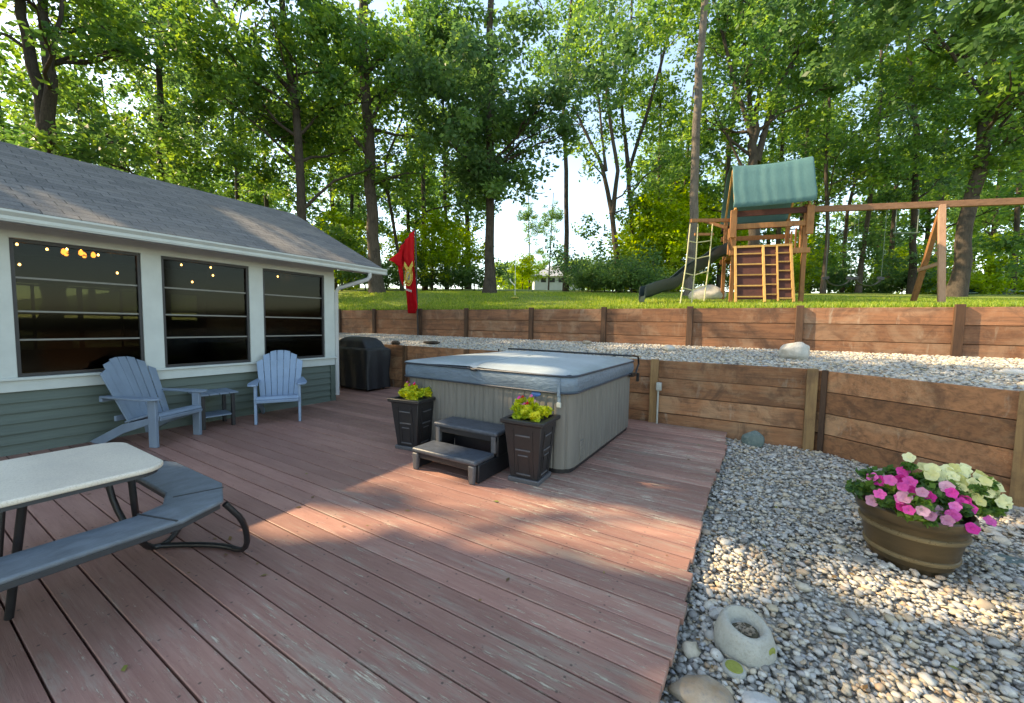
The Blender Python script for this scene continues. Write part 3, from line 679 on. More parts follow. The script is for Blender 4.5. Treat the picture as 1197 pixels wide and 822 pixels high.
def tree(name, label, loc, stems, limbs, clumps, leafmat='leaf', bark='bark', leaf=.17, per=90, group=None, cull=False, cat='tree', flare=1.5, flat=.7):
    """stems: list of (path points, r0, r1); limbs: random limbs count per stem; clumps: function->(C,rad)"""
    t = thing(name, label, cat, loc, 0, group)
    mb = MB(); mb.t = random.random(); tips = []
    for path, r0, r1 in stems:
        path = [Vector(p) for p in path]; dp = []
        for a, b in zip(path[:-1], path[1:]):
            for k in range(4): dp.append(a.lerp(b, k / 4) + Vector((random.uniform(-1, 1), random.uniform(-1, 1), 0)) * r1 * .5)
        dp.append(path[-1]); nn = len(dp)
        rad = [(r0 + (r1 - r0) * i / (nn - 1)) * (1 + (flare - 1) * math.exp(-i * 1.3) if flare > 1 else 1) for i in range(nn)]
        mb.tube(dp, rad, 12)
        for _ in range(limbs):
            f = random.uniform(.75 if cull else .3, .97); i = int(f * (nn - 1)); b0 = dp[i]; a = random.uniform(0, 2 * PI); L = random.uniform(1.6, 4.2) * (1.25 - f * .5)
            tip = b0 + Vector((math.cos(a) * L, math.sin(a) * L, L * random.uniform(.25, .9))); r = rad[i] * .42
            lp = limbpath(b0, tip, .25, 5); mb.tube(lp, [r * (1 - .8 * k / 5) for k in range(6)], 7); tips.append(tip); tips.append(lp[3])
            for _ in range(2):
                j = random.randint(2, 4); a2 = a + random.uniform(-1.1, 1.1); l2 = L * random.uniform(.35, .6)
                tp = lp[j] + Vector((math.cos(a2) * l2, math.sin(a2) * l2, l2 * random.uniform(.1, .8)))
                mb.tube(limbpath(lp[j], tp, .2, 3), [r * .45, r * .35, r * .22, r * .1], 5); tips.append(tp)
    mb.build('trunk', M[bark], t, smooth=True, ang=60)
    C = []; Rr = []
    for tp in tips:
        for _ in range(2):
            C.append(tp + Vector((random.gauss(0, .55), random.gauss(0, .55), random.gauss(0, .4)))); Rr.append(random.uniform(.45, 1.0))
    for c_, r_ in clumps: C.append(Vector(c_)); Rr.append(r_)
    if not cull: per = int(per * .76); leaf *= .76
    if C: crown_mesh([tuple(c_) for c_ in C], np.array(Rr), per, leaf, M[leafmat], t, flat, cull)
    return t
def blob(c, R, n, rmin=.5, rmax=.9):
    out = []
    for _ in range(n):
        v = Vector((random.gauss(0, 1), random.gauss(0, 1), random.gauss(0, 1))).normalized() * random.uniform(.3, 1)
        out.append(((c[0] + v.x * R[0], c[1] + v.y * R[1], c[2] + v.z * R[2]), random.uniform(rmin, rmax)))
    return out

def at(px, py, d):      # a point seen at px, py of the photograph, d metres deep
    a = (px - 598.5) / 469.8; b = (py - 411) / 469.8
    return Vector((d * (F_[i] + R_[i] * a - U_[i] * b) + (1.45 if i == 2 else 0) for i in range(3)))
def hero(name, label, d, stems, limbs=6, blobs=(), **k):
    base = at(*stems[0][0][0], d); base.z = gz(base.x, base.y) - .1 if base.y > 8.8 else -.1
    st = []
    for si, (pts, r0, r1) in enumerate(stems):
        r0 *= .8; r1 *= .75
        P = [at(x, y, d) for x, y in pts]
        if si == 0: P = [Vector((P[0].x, P[0].y, base.z))] + P[(1 if P[0].z < base.z + .6 else 0):]
        st.append(([p - base for p in P], r0, r1))
    cl = []
    for bx, by, bd, R, n in blobs:
        c = at(bx, by, bd) - base; cl += blob(c, R, n)
    return tree(name, label, base, st, limbs, cl, **k)

# ------------------------------------------------------------------ trees that can be told apart
hero('oak_tree', 'dark forked twin trunk tree rising behind the left end of the porch roof', 14,
     [([(62, 330), (58, 230), (54, 150)], .40, .33), ([(53, 155), (40, 80), (22, 0), (5, -90)], .24, .14), ([(56, 155), (58, 90), (50, 30), (48, -70)], .24, .13), ([(58, 90), (70, 20), (82, -50)], .10, .06)], 5,
     [(0, 95, 15, (1.6, 1.6, 1.2), 14), (20, 170, 16, (1.2, 1.2, 1.), 8), (110, 10, 13, (1.2, 1.5, .8), 10), (0, -30, 13, (3, 3, 1), 16)], flare=1.1, per=80)
hero('oak_tree', 'leafy tree with long slanting limbs standing behind the porch ridge', 17,
     [([(357, 330), (352, 220), (343, 100), (335, 60), (320, -90)], .27, .14), ([(343, 110), (300, 62), (255, 12), (225, -60)], .11, .06), ([(348, 190), (310, 155), (255, 108)], .07, .03)], 9,
     [(270, 60, 16, (2.2, 2.2, 1.6), 24), (300, 190, 18, (2.4, 2, 1.2), 18), (200, 190, 17, (3.0, 2.0, 1.2), 24), (360, 30, 17, (1.6, 1.6, 1.5), 14), (390, 130, 17, (1.2, 1.2, 1.6), 12)], leaf=.17)
hero('pine_tree', 'dark dense evergreen with drooping boughs above the middle of the porch roof', 19,
     [([(190, 300), (188, 150), (185, 20), (184, -60)], .24, .10)], 14,
     [(190, 200, 19, (3.4, 2.4, .8), 24), (190, 140, 19, (3.0, 2.4, .7), 22), (180, 80, 19, (2.4, 2.2, .7), 20), (175, 25, 19, (2.2, 2, .7), 16)], leafmat='leafdark', leaf=.15)
hero('oak_tree', 'thick straight trunked tree just right of the porch roof end', 19,
     [([(440, 347), (436, 250), (428, 120), (424, 0), (420, -120)], .36, .24), ([(430, 150), (460, 90), (500, 60)], .1, .04)], 10,
     [(430, 60, 19, (2.6, 2.4, 1.8), 26), (390, 200, 20, (1.4, 1.4, 1.6), 12), (480, 50, 18, (1.8, 2, 1.2), 16), (400, 280, 21, (1.3, 1.3, .9), 10)], per=85)
hero('young_tree', 'slender crooked tree behind the red flag', 24,
     [([(470, 345), (466, 300), (455, 235), (450, 190), (470, 140), (478, 60)], .14, .07), ([(455, 235), (440, 190), (430, 170)], .06, .03)], 7, [(470, 210, 24, (2, 2, 1.6), 10)], leaf=.16, per=70)
hero('oak_tree', 'tree with dark flared trunk and low round leafy skirt left of the rope swing', 18,
     [([(573, 347), (573, 250), (574, 130), (573, 0), (572, -120)], .27, .15), ([(574, 200), (545, 165), (520, 150)], .07, .03), ([(574, 200), (610, 165), (640, 150)], .07, .03)], 8,
     [(575, 212, 17.6, (2.3, 2.0, 1.3), 40), (540, 150, 18, (1.6, 1.8, 1.0), 12), (560, 60, 18, (2.4, 2, 1.6), 26), (610, 40, 18, (1.6, 2, 1.0), 12), (520, 20, 18, (1.4, 2, 1.2), 12)], leafmat='leafdark', per=95, flare=1.7)
hero('tall_tree', 'thin straight tall tree standing alone against the open sky', 27,
     [([(662, 332), (662, 200), (658, 100), (668, 0), (670, -60)], .20, .11)], 4,
     [(650, 60, 27, (3.2, 2.4, 2.2), 18), (690, 15, 27, (2.6, 2.4, 1.4), 14), (680, 280, 28, (1.6, 1.4, 1.6), 8)], leaf=.18, per=70)
hero('forked_tree', 'slender tree of several spreading stems left of the slide', 24,
     [([(724, 330), (716, 250), (704, 195), (685, 155), (670, 125)], .26, .07), ([(716, 250), (722, 200), (712, 130), (703, 50), (700, -50)], .17, .08), ([(708, 200), (700, 120), (690, 50)], .10, .05)], 6,
     [(720, 90, 24, (2.4, 2, 2.6), 22), (760, 60, 24, (2, 2, 2), 12)], leaf=.17, per=70)
hero('forked_tree', 'leaning twin stemmed tree close behind the other spreading one left of the slide', 25.5,
     [([(740, 330), (738, 250), (734, 205), (760, 120), (782, 40), (790, -50)], .22, .08), ([(735, 205), (726, 120), (738, 20), (740, -60)], .15, .07)], 6,
     [(775, 140, 26, (2.0, 2, 1.6), 10), (740, 30, 25, (2.6, 2, 1.6), 14)], leaf=.17, per=70)
hero('straight_tree', 'straight bare grey trunk rising behind the net climber', 14.5,
     [([(806, 325), (811, 230), (815, 120), (822, 30), (826, -90)], .205, .15)], 0,
     [(800, -20, 15, (2.0, 2, .8), 12)], bark='barkgrey')
hero('vase_tree', 'many stemmed vase shaped tree spreading above the playset canopy', 19,
     [([(880, 335), (880, 200), (881, 140)], .3, .24), ([(880, 160), (858, 95), (835, 0), (828, -70)], .12, .06), ([(880, 150), (872, 80), (866, -40)], .13, .07), ([(882, 150), (892, 70), (900, -10), (905, -70)], .13, .07),
      ([(884, 190), (905, 110), (945, 40), (985, -50)], .17, .07), ([(890, 160), (925, 95), (930, 30), (945, -40)], .1, .05), ([(870, 200), (845, 150), (828, 110)], .07, .03)], 3,
     [(880, 30, 19, (3.8, 2.5, 1.8), 34), (945, 100, 19.5, (2.2, 2, 1.5), 20), (840, 60, 20, (1.5, 2, 1.5), 10), (850, 160, 20, (1.2, 1.2, 1.2), 8), (975, 60, 18, (2, 2, 1.5), 16)], per=75)
hero('young_tree', 'thin tree directly right of the playset tower', 22, [([(962, 335), (968, 270), (965, 200), (970, 120), (975, -20)], .14, .08)], 8, [(985, 180, 22, (2, 2, 2.), 16), (960, 300, 23, (1.2, 1.2, .7), 6)], per=75)
hero('young_tree', 'thin leaning tree behind the swing seats, the one that bends right', 27, [([(985, 335), (990, 250), (1010, 170), (1032, 100), (1045, 0)], .16, .08)], 8, [(1030, 150, 27, (2.6, 2, 2.4), 18)], leaf=.18, per=75)
hero('young_tree', 'dark thin tree near the middle of the swing beam', 24, [([(1004, 335), (1012, 270), (1024, 190), (1030, 90), (1034, -20)], .17, .09)], 8, [(1050, 90, 24, (2.6, 2, 2.4), 20), (1020, 30, 22, (2.4, 2, 1.4), 16)], per=80)
hero('oak_tree', 'dark trunked tree just left of the wooden swing post', 23, [([(1066, 338), (1068, 260), (1073, 160), (1062, 60), (1060, -40)], .22, .12)], 10, [(1080, 190, 23, (2.2, 2, 2.4), 20), (1060, 290, 23, (1.6, 1.6, 1.2), 10), (1010, 290, 24, (1.4, 1.4, 1.), 8)], leafmat='leafdark', per=90)
hero('oak_tree', 'large leaning dark tree right of the wooden swing post', 17, [([(1117, 348), (1130, 262), (1145, 185), (1157, 110), (1163, 40), (1170, -70)], .34, .24), ([(1157, 120), (1110, 60), (1080, 20)], .1, .05), ([(1150, 170), (1185, 130), (1215, 110)], .09, .04)], 9,
     [(1120, 150, 17, (1.8, 1.8, 1.6), 18), (1180, 200, 17, (1.8, 1.8, 1.6), 18), (1150, 40, 17, (2.2, 2, 1.0), 18), (1200, 290, 18, (1.8, 1.4, 1.4), 14)], per=85)
# bough hanging in from the right, close above
base = Vector((10.5, 7.5, gz(10.5, 9)))
st = [([(0, 0, 0), (-.2, -.1, 5), (-.5, -.2, 9.5)], .35, .22)]
for q, r in ((at(1010, 5, 10.5), .07), (at(1130, 25, 9.5), .08), (at(900, -40, 10), .05)): st.append(([(-.3, -.1, 5.6), tuple((Vector((-.3, -.1, 5.6)) + (q - base)) / 2 + Vector((0, 0, .7))), tuple(q - base)], r, .02))
cl = []
for x, y, d, R, n in ((1165, 5, 9, (1.5, 1.3, .45), 22), (1060, 0, 10, (1.6, 1.3, .45), 18), (960, -12, 10.5, (1.5, 1.2, .4), 12), (1185, 45, 8.5, (.9, .8, .3), 8), (1010, 60, 11, (1.2, 1, .4), 9), (850, -35, 10.5, (1.3, 1.2, .4), 8)): cl += blob(at(x, y, d) - base, R, n, .35, .65)
tree('oak_tree', 'tree whose dark bough hangs into view at the top right corner', base, st, 2, cl, leafmat='leafdark', leaf=.14, per=80)

# tall trees over the porch and beyond it on the sunny side: they shade the deck and walls
shade = [((-14.5, -4.5), [((0, 0, 9.6), (4.2, 4.2, 2.2), 75)]), ((-18.5, -3.4), [((1, .4, 12), (4.2, 3.6, 2.4), 75)]), ((-21, -8), [((0, 0, 13), (5, 5, 2.5), 75)]), ((-13, -10), [((0, 0, 9.5), (4.2, 4.2, 2.2), 60)]),
         ((-13.6, .2), [((1.4, 1.2, 10.6), (3.4, 2.8, 1.3), 60)]), ((-24.5, -1.5), [((0, 0, 16), (5, 5, 3), 70)])]
shlab = ['broad crowned oak standing behind the middle of the porch, left of the photo', 'tall oak behind the porch, between the broad crowned and the highest oaks', 'tall oak far behind the porch on its left side', 'wide oak past the left end of the porch', 'oak whose crown hangs over the porch roof, closest to the ridge', 'highest oak in the row behind the porch']
for (xy, bl_), lb in zip(shade, shlab):
    c_ = bl_[0][0]; zt = c_[2]
    cl = []
    for b in bl_: cl += blob(b[0], b[1], b[2], .8, 1.3)
    tree('shade_tree', lb, (xy[0], xy[1], -.1), [([(0, 0, 0), (.2, .1, zt * .5), (.1, 0, zt + 1)], .4, .2)], 10, cl, leaf=.15, per=200, cull=True)

# ------------------------------------------------------------------ woods beyond the lawn: each tree its own object, sharing meshes
protos = []
def proto(kind):
    random.seed(100 + kind)
    if kind < 3:
        h = 17 + kind * 2; cl = blob((0, 0, h * .62), (2.8, 2.8, h * .34), 95, .6, 1.15)
        return tree('woodland_tree', 'x', (0, 0, 0), [([(0, 0, 0), (.3 * kind, .2, h * .5), (0, .3, h)], .24, .08)], 7, cl, leafmat=('leaf', 'leafbright', 'leaf')[kind], leaf=.26, per=60, flare=1.3)
    if kind == 3:
        cl = blob((0, 0, 3.4), (2.6, 2.6, 2.6), 75, .5, .9); return tree('sapling', 'x', (0, 0, 0), [([(0, 0, 0), (.1, 0, 3), (0, .1, 5)], .08, .03)], 4, cl, leafmat='leafbright', leaf=.2, per=60, cat='small tree', flare=1)
    if kind == 4:
        cl = blob((0, 0, .9), (1.8, 1.3, .8), 42, .3, .6); return tree('bush', 'x', (0, 0, 0), [([(0, 0, 0), (.1, 0, .7), (0, .1, 1.1)], .04, .02)], 2, cl, leafmat='leafbright', leaf=.13, per=70, cat='bush', flare=1)
    if kind == 5:
        cl = blob((0, 0, .9), (2.0, 1.4, .8), 42, .3, .6); return tree('bush', 'x', (0, 0, 0), [([(0, 0, 0), (.1, 0, .7), (0, .1, 1.1)], .04, .02)], 2, cl, leafmat='leafdark', leaf=.13, per=70, cat='bush', flare=1)
    if kind == 7:
        h = 19; cl = blob((0, 0, h * .74), (2.2, 2.2, h * .24), 46, .5, 1.0); return tree('woodland_tree', 'x', (0, 0, 0), [([(0, 0, 0), (.2, .1, h * .5), (.5, .3, h)], .17, .06)], 5, cl, leafmat='leaf', leaf=.2, per=70, flare=1.2)
    if kind == 6:
        h = 15; cl = blob((0, 0, h * .6), (2.4, 2.4, h * .36), 80, .6, 1.1); return tree('woodland_tree', 'x', (0, 0, 0), [([(0, 0, 0), (-.3, .2, h * .5), (.4, .3, h)], .2, .07)], 7, cl, leafmat='leafdark', leaf=.24, per=60, flare=1.3)
used = {}
def plant(kind, px, d, sc=1.0, label='', group=None):
    P = at(px, 380, d); z = gz(P.x, P.y)
    if kind not in used: used[kind] = proto(kind); o = used[kind]; root = o
    else: root = copy_tree(used[kind])
    root.location = (P.x, P.y, z - .05); root.rotation_euler = (0, 0, random.uniform(0, 6.28)); root.scale = (sc, sc, sc * random.uniform(.9, 1.1))
    tag(root, label, root['category'], group); return root
random.seed(31)
BK = 'one of the leafy trees massed in the woods beyond the lawn'
def far(px, d, sc, k=None): plant(k if k is not None else random.choice([0, 1, 2, 6, 0]), px, d, sc, BK, 'woodland trees beyond the lawn')
for px in range(-120, 590, 66): far(px + random.uniform(-15, 15), random.uniform(30, 40), random.uniform(.8, 1.05))
for px in range(-100, 560, 85): far(px + random.uniform(-15, 15), random.uniform(44, 60), random.uniform(.9, 1.15))
for px in range(590, 760, 38): far(px + random.uniform(-10, 10), random.uniform(62, 75), random.uniform(.42, .55))
for px in range(770, 1320, 62): far(px + random.uniform(-15, 15), random.uniform(31, 42), random.uniform(.75, 1.0))
for px in range(780, 1320, 88): far(px + random.uniform(-15, 15), random.uniform(46, 60), random.uniform(.9, 1.1))
SL = 'one of the slim straight trunked trees at the front of the woods'
for px, d in ((110, 24), (235, 26), (285, 27), (318, 30), (392, 28), (410, 33), (497, 29), (522, 33), (618, 44), (640, 50), (765, 29), (790, 33), (838, 27), (905, 26), (928, 30), (1035, 29), (1090, 30), (1150, 33), (1180, 25), (1215, 28)):
    plant(7, px, d, random.uniform(.85, 1.1) * (.6 if d > 40 else 1), SL, 'slim trees at the front of the woods')
for px, d in ((600, 70), (625, 75), (655, 72), (680, 68), (700, 74), (612, 85), (668, 84), (590, 78), (640, 90), (715, 66)): plant(3, px, d, random.uniform(1.0, 1.5), 'one of the low round trees far behind the small pale house', 'low trees behind the distant house')
for px in range(-600, -120, 90): far(px, random.uniform(22, 34), .95)
SP = 'one of the bright sunlit saplings in front of the woods'
for px, d, sc in ((300, 22, .75), (262, 24, .8), (335, 24, .7), (505, 27, .8), (540, 30, .8), (480, 31, .7), (760, 25, .95), (785, 27, 1.1), (745, 30, .9), (828, 28, 1.0), (610, 38, .6), (925, 30, .8), (1040, 30, .7), (1185, 26, .75), (940, 33, .9), (400, 26, .8)):
    plant(3, px, d, sc, SP, 'saplings at the edge of the woods')
BB = 'one of the bright green bushes along the far edge of the lawn'; DB = 'one of the dark green bushes along the far edge of the lawn'
for px in range(395, 1290, 33):
    if 590 < px < 672: continue
    dk = random.random() < .45; plant(5 if dk else 4, px + random.uniform(-9, 9), random.uniform(24, 30), random.uniform(.8, 1.25), DB if dk else BB, 'dark bushes by the lawn' if dk else 'bright bushes by the lawn')
for px, d, sc in ((690, 21, .75), (715, 20.5, .8), (737, 20, .85), (705, 23, 1.0), (758, 22, .8)):
    plant(5, px, d, sc, 'dark leafy bush in the clump left of the slide end', 'bushes left of the slide')
# grass tufts on the near lawn
N = 90000; gx_ = -17 + 30 * rng.random(N); gy_ = 8.78 + 11 * rng.random(N) ** 1.6
B0 = np.stack([gx_, gy_, np.array([gz(a, b) for a, b in zip(gx_, gy_)]) - .01], 1); hh = (.04 + .06 * rng.random(N)); an = rng.random(N) * 2 * PI; wv = np.stack([np.cos(an), np.sin(an), np.zeros(N)], 1) * .012
lean = rng.normal(0, .03, (N, 3)); lean[:, 2] = hh
V = np.stack([B0 - wv, B0 + wv, B0 + lean], 1).reshape(-1, 3)
tag(np_mesh('grass', V, np.arange(N * 3).reshape(N, 3), M['grass'], None, np.repeat(rng.random(N), 3), loops=3), kind='stuff')

# ------------------------------------------------------------------ playset
PA = Vector((-.6, 11.3, 0)); th = math.radians(12); PX = Vector((math.cos(th), math.sin(th), 0)); PY = Vector((-math.sin(th), math.cos(th), 0))
pz = gz(0, 11.5)
def pp_(x, y, z): return PA + PX * x + PY * y + Vector((0, 0, pz + z))
t = thing('playset', 'wooden playset tower with teal canvas roof, green slide, climbing ladders and long swing beam', 'playset', PA + Vector((0, 0, pz)))
Wd, Dp = 1.46, 1.35
for x in (0, Wd):
    for y in (0, Dp): m = MB(); m.t = random.random(); m.beam(pp_(x, y, 0), pp_(x, y, 2.25), .09, .09, PY); m.build('post', M['playwood'], t, True, bevel=.006)
m = MB(); m.beam(pp_(0, Dp / 2, 1.25), pp_(Wd, Dp / 2, 1.25), Dp, .05); m.build('deck_floor', M['playwood'], t, True)
for y in (-.06, Dp + .06):
    for z in (1.2, 1.82): m = MB(); m.t = random.random(); m.beam(pp_(-.1, y, z), pp_(Wd + .1, y, z), .04, .12); m.build('rail', M['playwood'], t, True, bevel=.004)
m = MB(); m.beam(pp_(-.1, -.06, 2.12), pp_(Wd + .1, -.06, 2.12), .04, .13); m.build('top_rail', M['maroon'], t, True); m = MB(); m.beam(pp_(-.1, Dp + .06, 2.12), pp_(Wd + .1, Dp + .06, 2.12), .04, .13); m.build('top_rail', M['maroon'], t, True)
for x in (-.05, Wd + .05):
    for k in range(4): m = MB(); m.t = random.random(); m.beam(pp_(x, .12 + k * .36, 1.25), pp_(x, .12 + k * .36, 1.9), .09, .025, PX); m.build('side_slat', M['playwood'], t, True)
    m = MB(); m.beam(pp_(x, -.12, 1.55), pp_(x, -.12, 2.2), .14, .06, PY); m.build('corner_brace', M['playwood'], t, True, bevel=.01)
# canvas roof: gabled, the front flap facing the camera
def canopy():
    V = []; F = []; nu, nv = 60, 22; prof = [(-.28, 2.22), (-.14, 2.75), (.10, 3.33), (.50, 3.42), (.92, 3.33), (Dp + .25, 2.6), (Dp + .3, 2.25)]
    for i in range(nu + 1):
        u = i / nu; x = -.1 + (Wd + .2) * u
        for j in range(nv + 1):
            f = j / nv * (len(prof) - 1); k = min(int(f), len(prof) - 2); f -= k
            y = prof[k][0] * (1 - f) + prof[k + 1][0] * f; z = prof[k][1] * (1 - f) + prof[k + 1][1] * f
            wv = (.006 * math.sin(u * 47 + 1.3 * math.sin(j * .4)) * abs(math.sin(u * 9 + 1)) + .005 * math.sin(u * 15)) * (1 if j < 8 else .4); z -= .05 * math.sin(u * PI) * (1 if 4 < j < 17 else .25)
            V.append(tuple(pp_(x + .02 * (j < 3) * math.sin(j), y - wv, z + .04 * (u if j < 9 else 0))))
    for i in range(nu):
        for j in range(nv): a = i * (nv + 1) + j; F.append((a, a + nv + 1, a + nv + 2, a + 1))
    return V, F
V, F = canopy(); m = MB(); m.add(V, F); co = m.build('canopy', M['canvas'], t, True, smooth=True, ang=80); sm = co.modifiers.new('s', 'SOLIDIFY'); sm.thickness = .006
for x in (-.02, Wd + .02):
    m = MB(); m.beam(pp_(x, -.12, 2.2), pp_(x, .5, 3.36), .06, .04, PX); m.beam(pp_(x, Dp + .1, 2.2), pp_(x, .55, 3.36), .06, .04, PX); m.build('canopy_rafter', M['honey'], t, True)
# small second flap at the right of the roof
m = MB(); m.add([pp_(Wd + .12, .7, 2.95), pp_(Wd + .32, .9, 2.98), pp_(Wd + .36, .9, 3.3), pp_(Wd + .14, .6, 3.36)], [(0, 1, 2, 3)]); fl = m.build('side_flap', M['canvas'], t, True); sm = fl.modifiers.new('s', 'SOLIDIFY'); sm.thickness = .008
# sloping climbing board with ladder at its right
def front(x, f, o=0): return pp_(x, -.62 + .52 * f - o, 1.30 * f)
m = MB(); m.t = .3
m.add([front(.02, .03, -.02), front(1.14, .03, -.02), front(1.14, 1, -.02), front(.02, 1, -.02), front(.02, .03, .0), front(1.14, .03, .0), front(1.14, 1, 0), front(.02, 1, 0)], [(3, 2, 1, 0), (4, 5, 6, 7), (0, 1, 5, 4), (1, 2, 6, 5), (2, 3, 7, 6), (3, 0, 4, 7)])
m.build('climbing_board', M['maroon'], t, True)
for x in (0.0, .58, 1.14): m = MB(); m.t = random.random(); m.beam(front(x, -.02, .03), front(x + .02, 1.03, .03), .055, .05, PX); m.build('ladder_rail', M['honey'], t, True, bevel=.004)
for k in range(5): m = MB(); m.t = random.random(); f = .08 + k * .2; m.beam(front(.03, f, .035), front(.55, f, .035), .03, .03); m.build('rung', M['honey'], t, True)
for k in range(6): m = MB(); m.t = random.random(); f = .05 + k * .165; m.beam(front(.85, f, .035), front(1.11, f, .035), .03, .03); m.build('rung', M['honey'], t, True)
for k in range(5): m = MB(); m.t = random.random(); f = .12 + k * .18; m.beam(front(.61, f, .035), front(.85, f, .035), .025, .025); m.build('rung', M['honey'], t, True)
m = MB(); m.beam(front(.84, 0, .04), front(.88, 1., .04), .035, .03, PX); m.build('ladder_rail', M['honey'], t, True)
m = MB(); m.beam(front(-.03, 1.02, .03), front(1.2, 1.02, .03), .05, .05); m.build('ladder_rail', M['honey'], t, True)
# slide
path = [pp_(-.02, .9, 1.34), pp_(-.35, .75, 1.2), pp_(-.9, .35, .78), pp_(-1.35, 0, .42), pp_(-1.75, -.3, .22), pp_(-2.05, -.55, .16)]
m = MB(); sd = Vector((.55, -.83, 0)).normalized() * .22
ring = lambda p: [p - sd + Vector((0, 0, .27)), p - sd, p - sd * .8 - Vector((0, 0, .05)), p + sd * .8 - Vector((0, 0, .05)), p + sd, p + sd + Vector((0, 0, .27)), p + sd * .88 + Vector((0, 0, .25)), p + sd * .75, p - sd * .75, p - sd * .88 + Vector((0, 0, .25))]
dp = []
for a, b in zip(path[:-1], path[1:]): dp += [a.lerp(b, k / 4) for k in range(4)]
dp.append(path[-1]); dp.append(path[-1] + Vector((-.02, -.02, -.13)))
m.loft([ring(p + Vector((0, 0, .03 * math.sin(i * .9)))) for i, p in enumerate(dp)]); m.build('slide', M['slide'], t, True, smooth=True, ang=50)
# net climber
n0, n1 = pp_(-.05, .1, 2.02), at(808, 258, 9.9); n2, n3 = pp_(-.05, .9, 2.02), at(822, 258, 10.9)
m = MB(); m.beam(n0, n1, .06, .08); m.build('net_frame', M['playwood'], t, True); m = MB(); m.beam(n2, n3, .06, .08); m.build('net_frame', M['playwood'], t, True)
m = MB(); m.beam(n1, n3, .06, .08); m.build('net_frame', M['playwood'], t, True)
m = MB(); m.beam(at(812, 274, 10), at(834, 274, 10), .05, .06); m.build('net_frame', M['playwood'], t, True)
m = MB(); tops = [at(807, 262, 10), at(816, 262, 10), at(833, 262, 10)]; bots = [at(795, 356, 9.5), at(808, 358, 9.5), at(823, 352, 9.7)]
for a, b in zip(tops, bots): m.tube([a, a.lerp(b, .5) + Vector((.02, 0, 0)), b], .015, 6)
for f in (.22, .42, .62, .8): m.tube([tops[k].lerp(bots[k], f) + Vector((0, 0, -.03 if k == 1 else 0)) for k in range(3)], .013, 6)
m.build('climbing_net', M['rope'], t, True, smooth=True)
# swing beam on its A frame
b0 = at(948, 245, 10.0); b1 = at(1101, 239, 9.1); b2 = b1 + (b1 - b0) * 1.05
m = MB(); m.beam(b0, b2, .09, .14); m.build('swing_beam', M['beamwood'], t, True, bevel=.006)
f0 = at(1101, 355, 8.9); f1 = at(1066, 354, 10.2)
m = MB(); m.t = .7; m.beam(Vector((f0.x, f0.y, gz(f0.x, f0.y) - .1)), b1 + Vector((0, 0, .03)) + (f0 - b1) * .02, .12, .09); m.build('a_frame_leg', M['postpink'], t, True, bevel=.006)
m = MB(); m.t = .2; m.beam(Vector((f1.x, f1.y, gz(f1.x, f1.y) - .1)), b1 + Vector((.05, .1, .05)), .10, .09); m.build('a_frame_leg', M['playwood'], t, True, bevel=.006)
m = MB(); m.t = .9; m.beam(at(1074, 316, 9.9), at(1101, 307, 9.0), .05, .08); m.build('cross_brace', M['postpink'], t, True)
m = MB(); m.beam(b2, b2 + Vector((.25, -.7, gz(b2.x, b2.y) - b2.z)), .1, .09); m.beam(b2, b2 + Vector((.1, .8, gz(b2.x, b2.y) - b2.z)), .1, .09); m.build('a_frame_leg', M['playwood'], t, True)
# swings hang from the beam
M['chain'] = plain('coated_chain', (.12, .16, .12), .5, .1, 30)
for f, lb in ((.26, 'belt swing hanging nearest the playset tower'), (.5, 'belt swing hanging nearest the wooden A-frame post')):
    c = b0.lerp(b1, f) ; dr = (b1 - b0).normalized(); gzz = gz(c.x, c.y) + .42
    s_ = thing('swing', lb, 'swing', (c.x, c.y, gzz), 0, 'belt swings')
    m = MB(); m.tube([c + dr * -.26 - Vector((0, 0, .08)), Vector((c.x, c.y, gzz)) - dr * .25 + Vector((0, 0, .22))], .0055, 5); m.tube([c + dr * .26 - Vector((0, 0, .08)), Vector((c.x, c.y, gzz)) + dr * .25 + Vector((0, 0, .22))], .0055, 5); m.build('chain', M['chain'], s_, True)
    m = MB(); pts = [Vector((c.x, c.y, gzz)) + dr * (.25 * math.sin(q)) + Vector((0, 0, .22 - .22 * math.cos(q))) for q in [(-PI / 2 + PI * k / 10) for k in range(11)]]
    for a, b in zip(pts[:-1], pts[1:]): m.beam(a, b, .14, .012, (0, 0, 1))
    m.build('seat', M['black_metal'], s_, True)
ch0 = b0.lerp(b1, .76)
s_ = thing('trapeze_bar', 'pale chained trapeze bar hanging beside the wooden swing post', 'trapeze', (ch0.x, ch0.y, ch0.z - 1))
m = MB()
for k in (-.2, .2): q = ch0 + (b1 - b0).normalized() * k; m.tube([q - Vector((0, 0, .08)), q - Vector((0, 0, .62))], .01, 5)
m.build('chain', M['chain'], s_, True); m = MB(); q = (b1 - b0).normalized(); m.tube([ch0 - q * .24 - Vector((0, 0, .62)), ch0 + q * .24 - Vector((0, 0, .62))], .016, 8); m.build('bar', M['chain'], s_, True)

# rope swing on the lawn
top = at(604, 215, 14); dsk = at(602, 348, 13.5)
t = thing('rope_swing', 'white rope swing with a small yellow disc hanging over the lawn', 'rope swing', dsk)
m = MB(); m.tube([top, at(603, 260, 13.6), at(602, 345, 13.5)], .009, 6); m.tube([at(602, 334, 13.5), at(597, 329, 13.5), at(596, 326, 13.5)], .022, 6); m.tube([at(603, 350, 13.5), at(604, 357, 13.5)], .012, 6); m.build('rope', M['whiterope'], t, True, smooth=True)
m = MB(); m.lathe([(.02, .02), (.12, .015), (.14, 0), (.12, -.02), (.02, -.02)], 20, tuple(dsk)); m.build('disc_seat', M['yellow'], t, True, smooth=True)

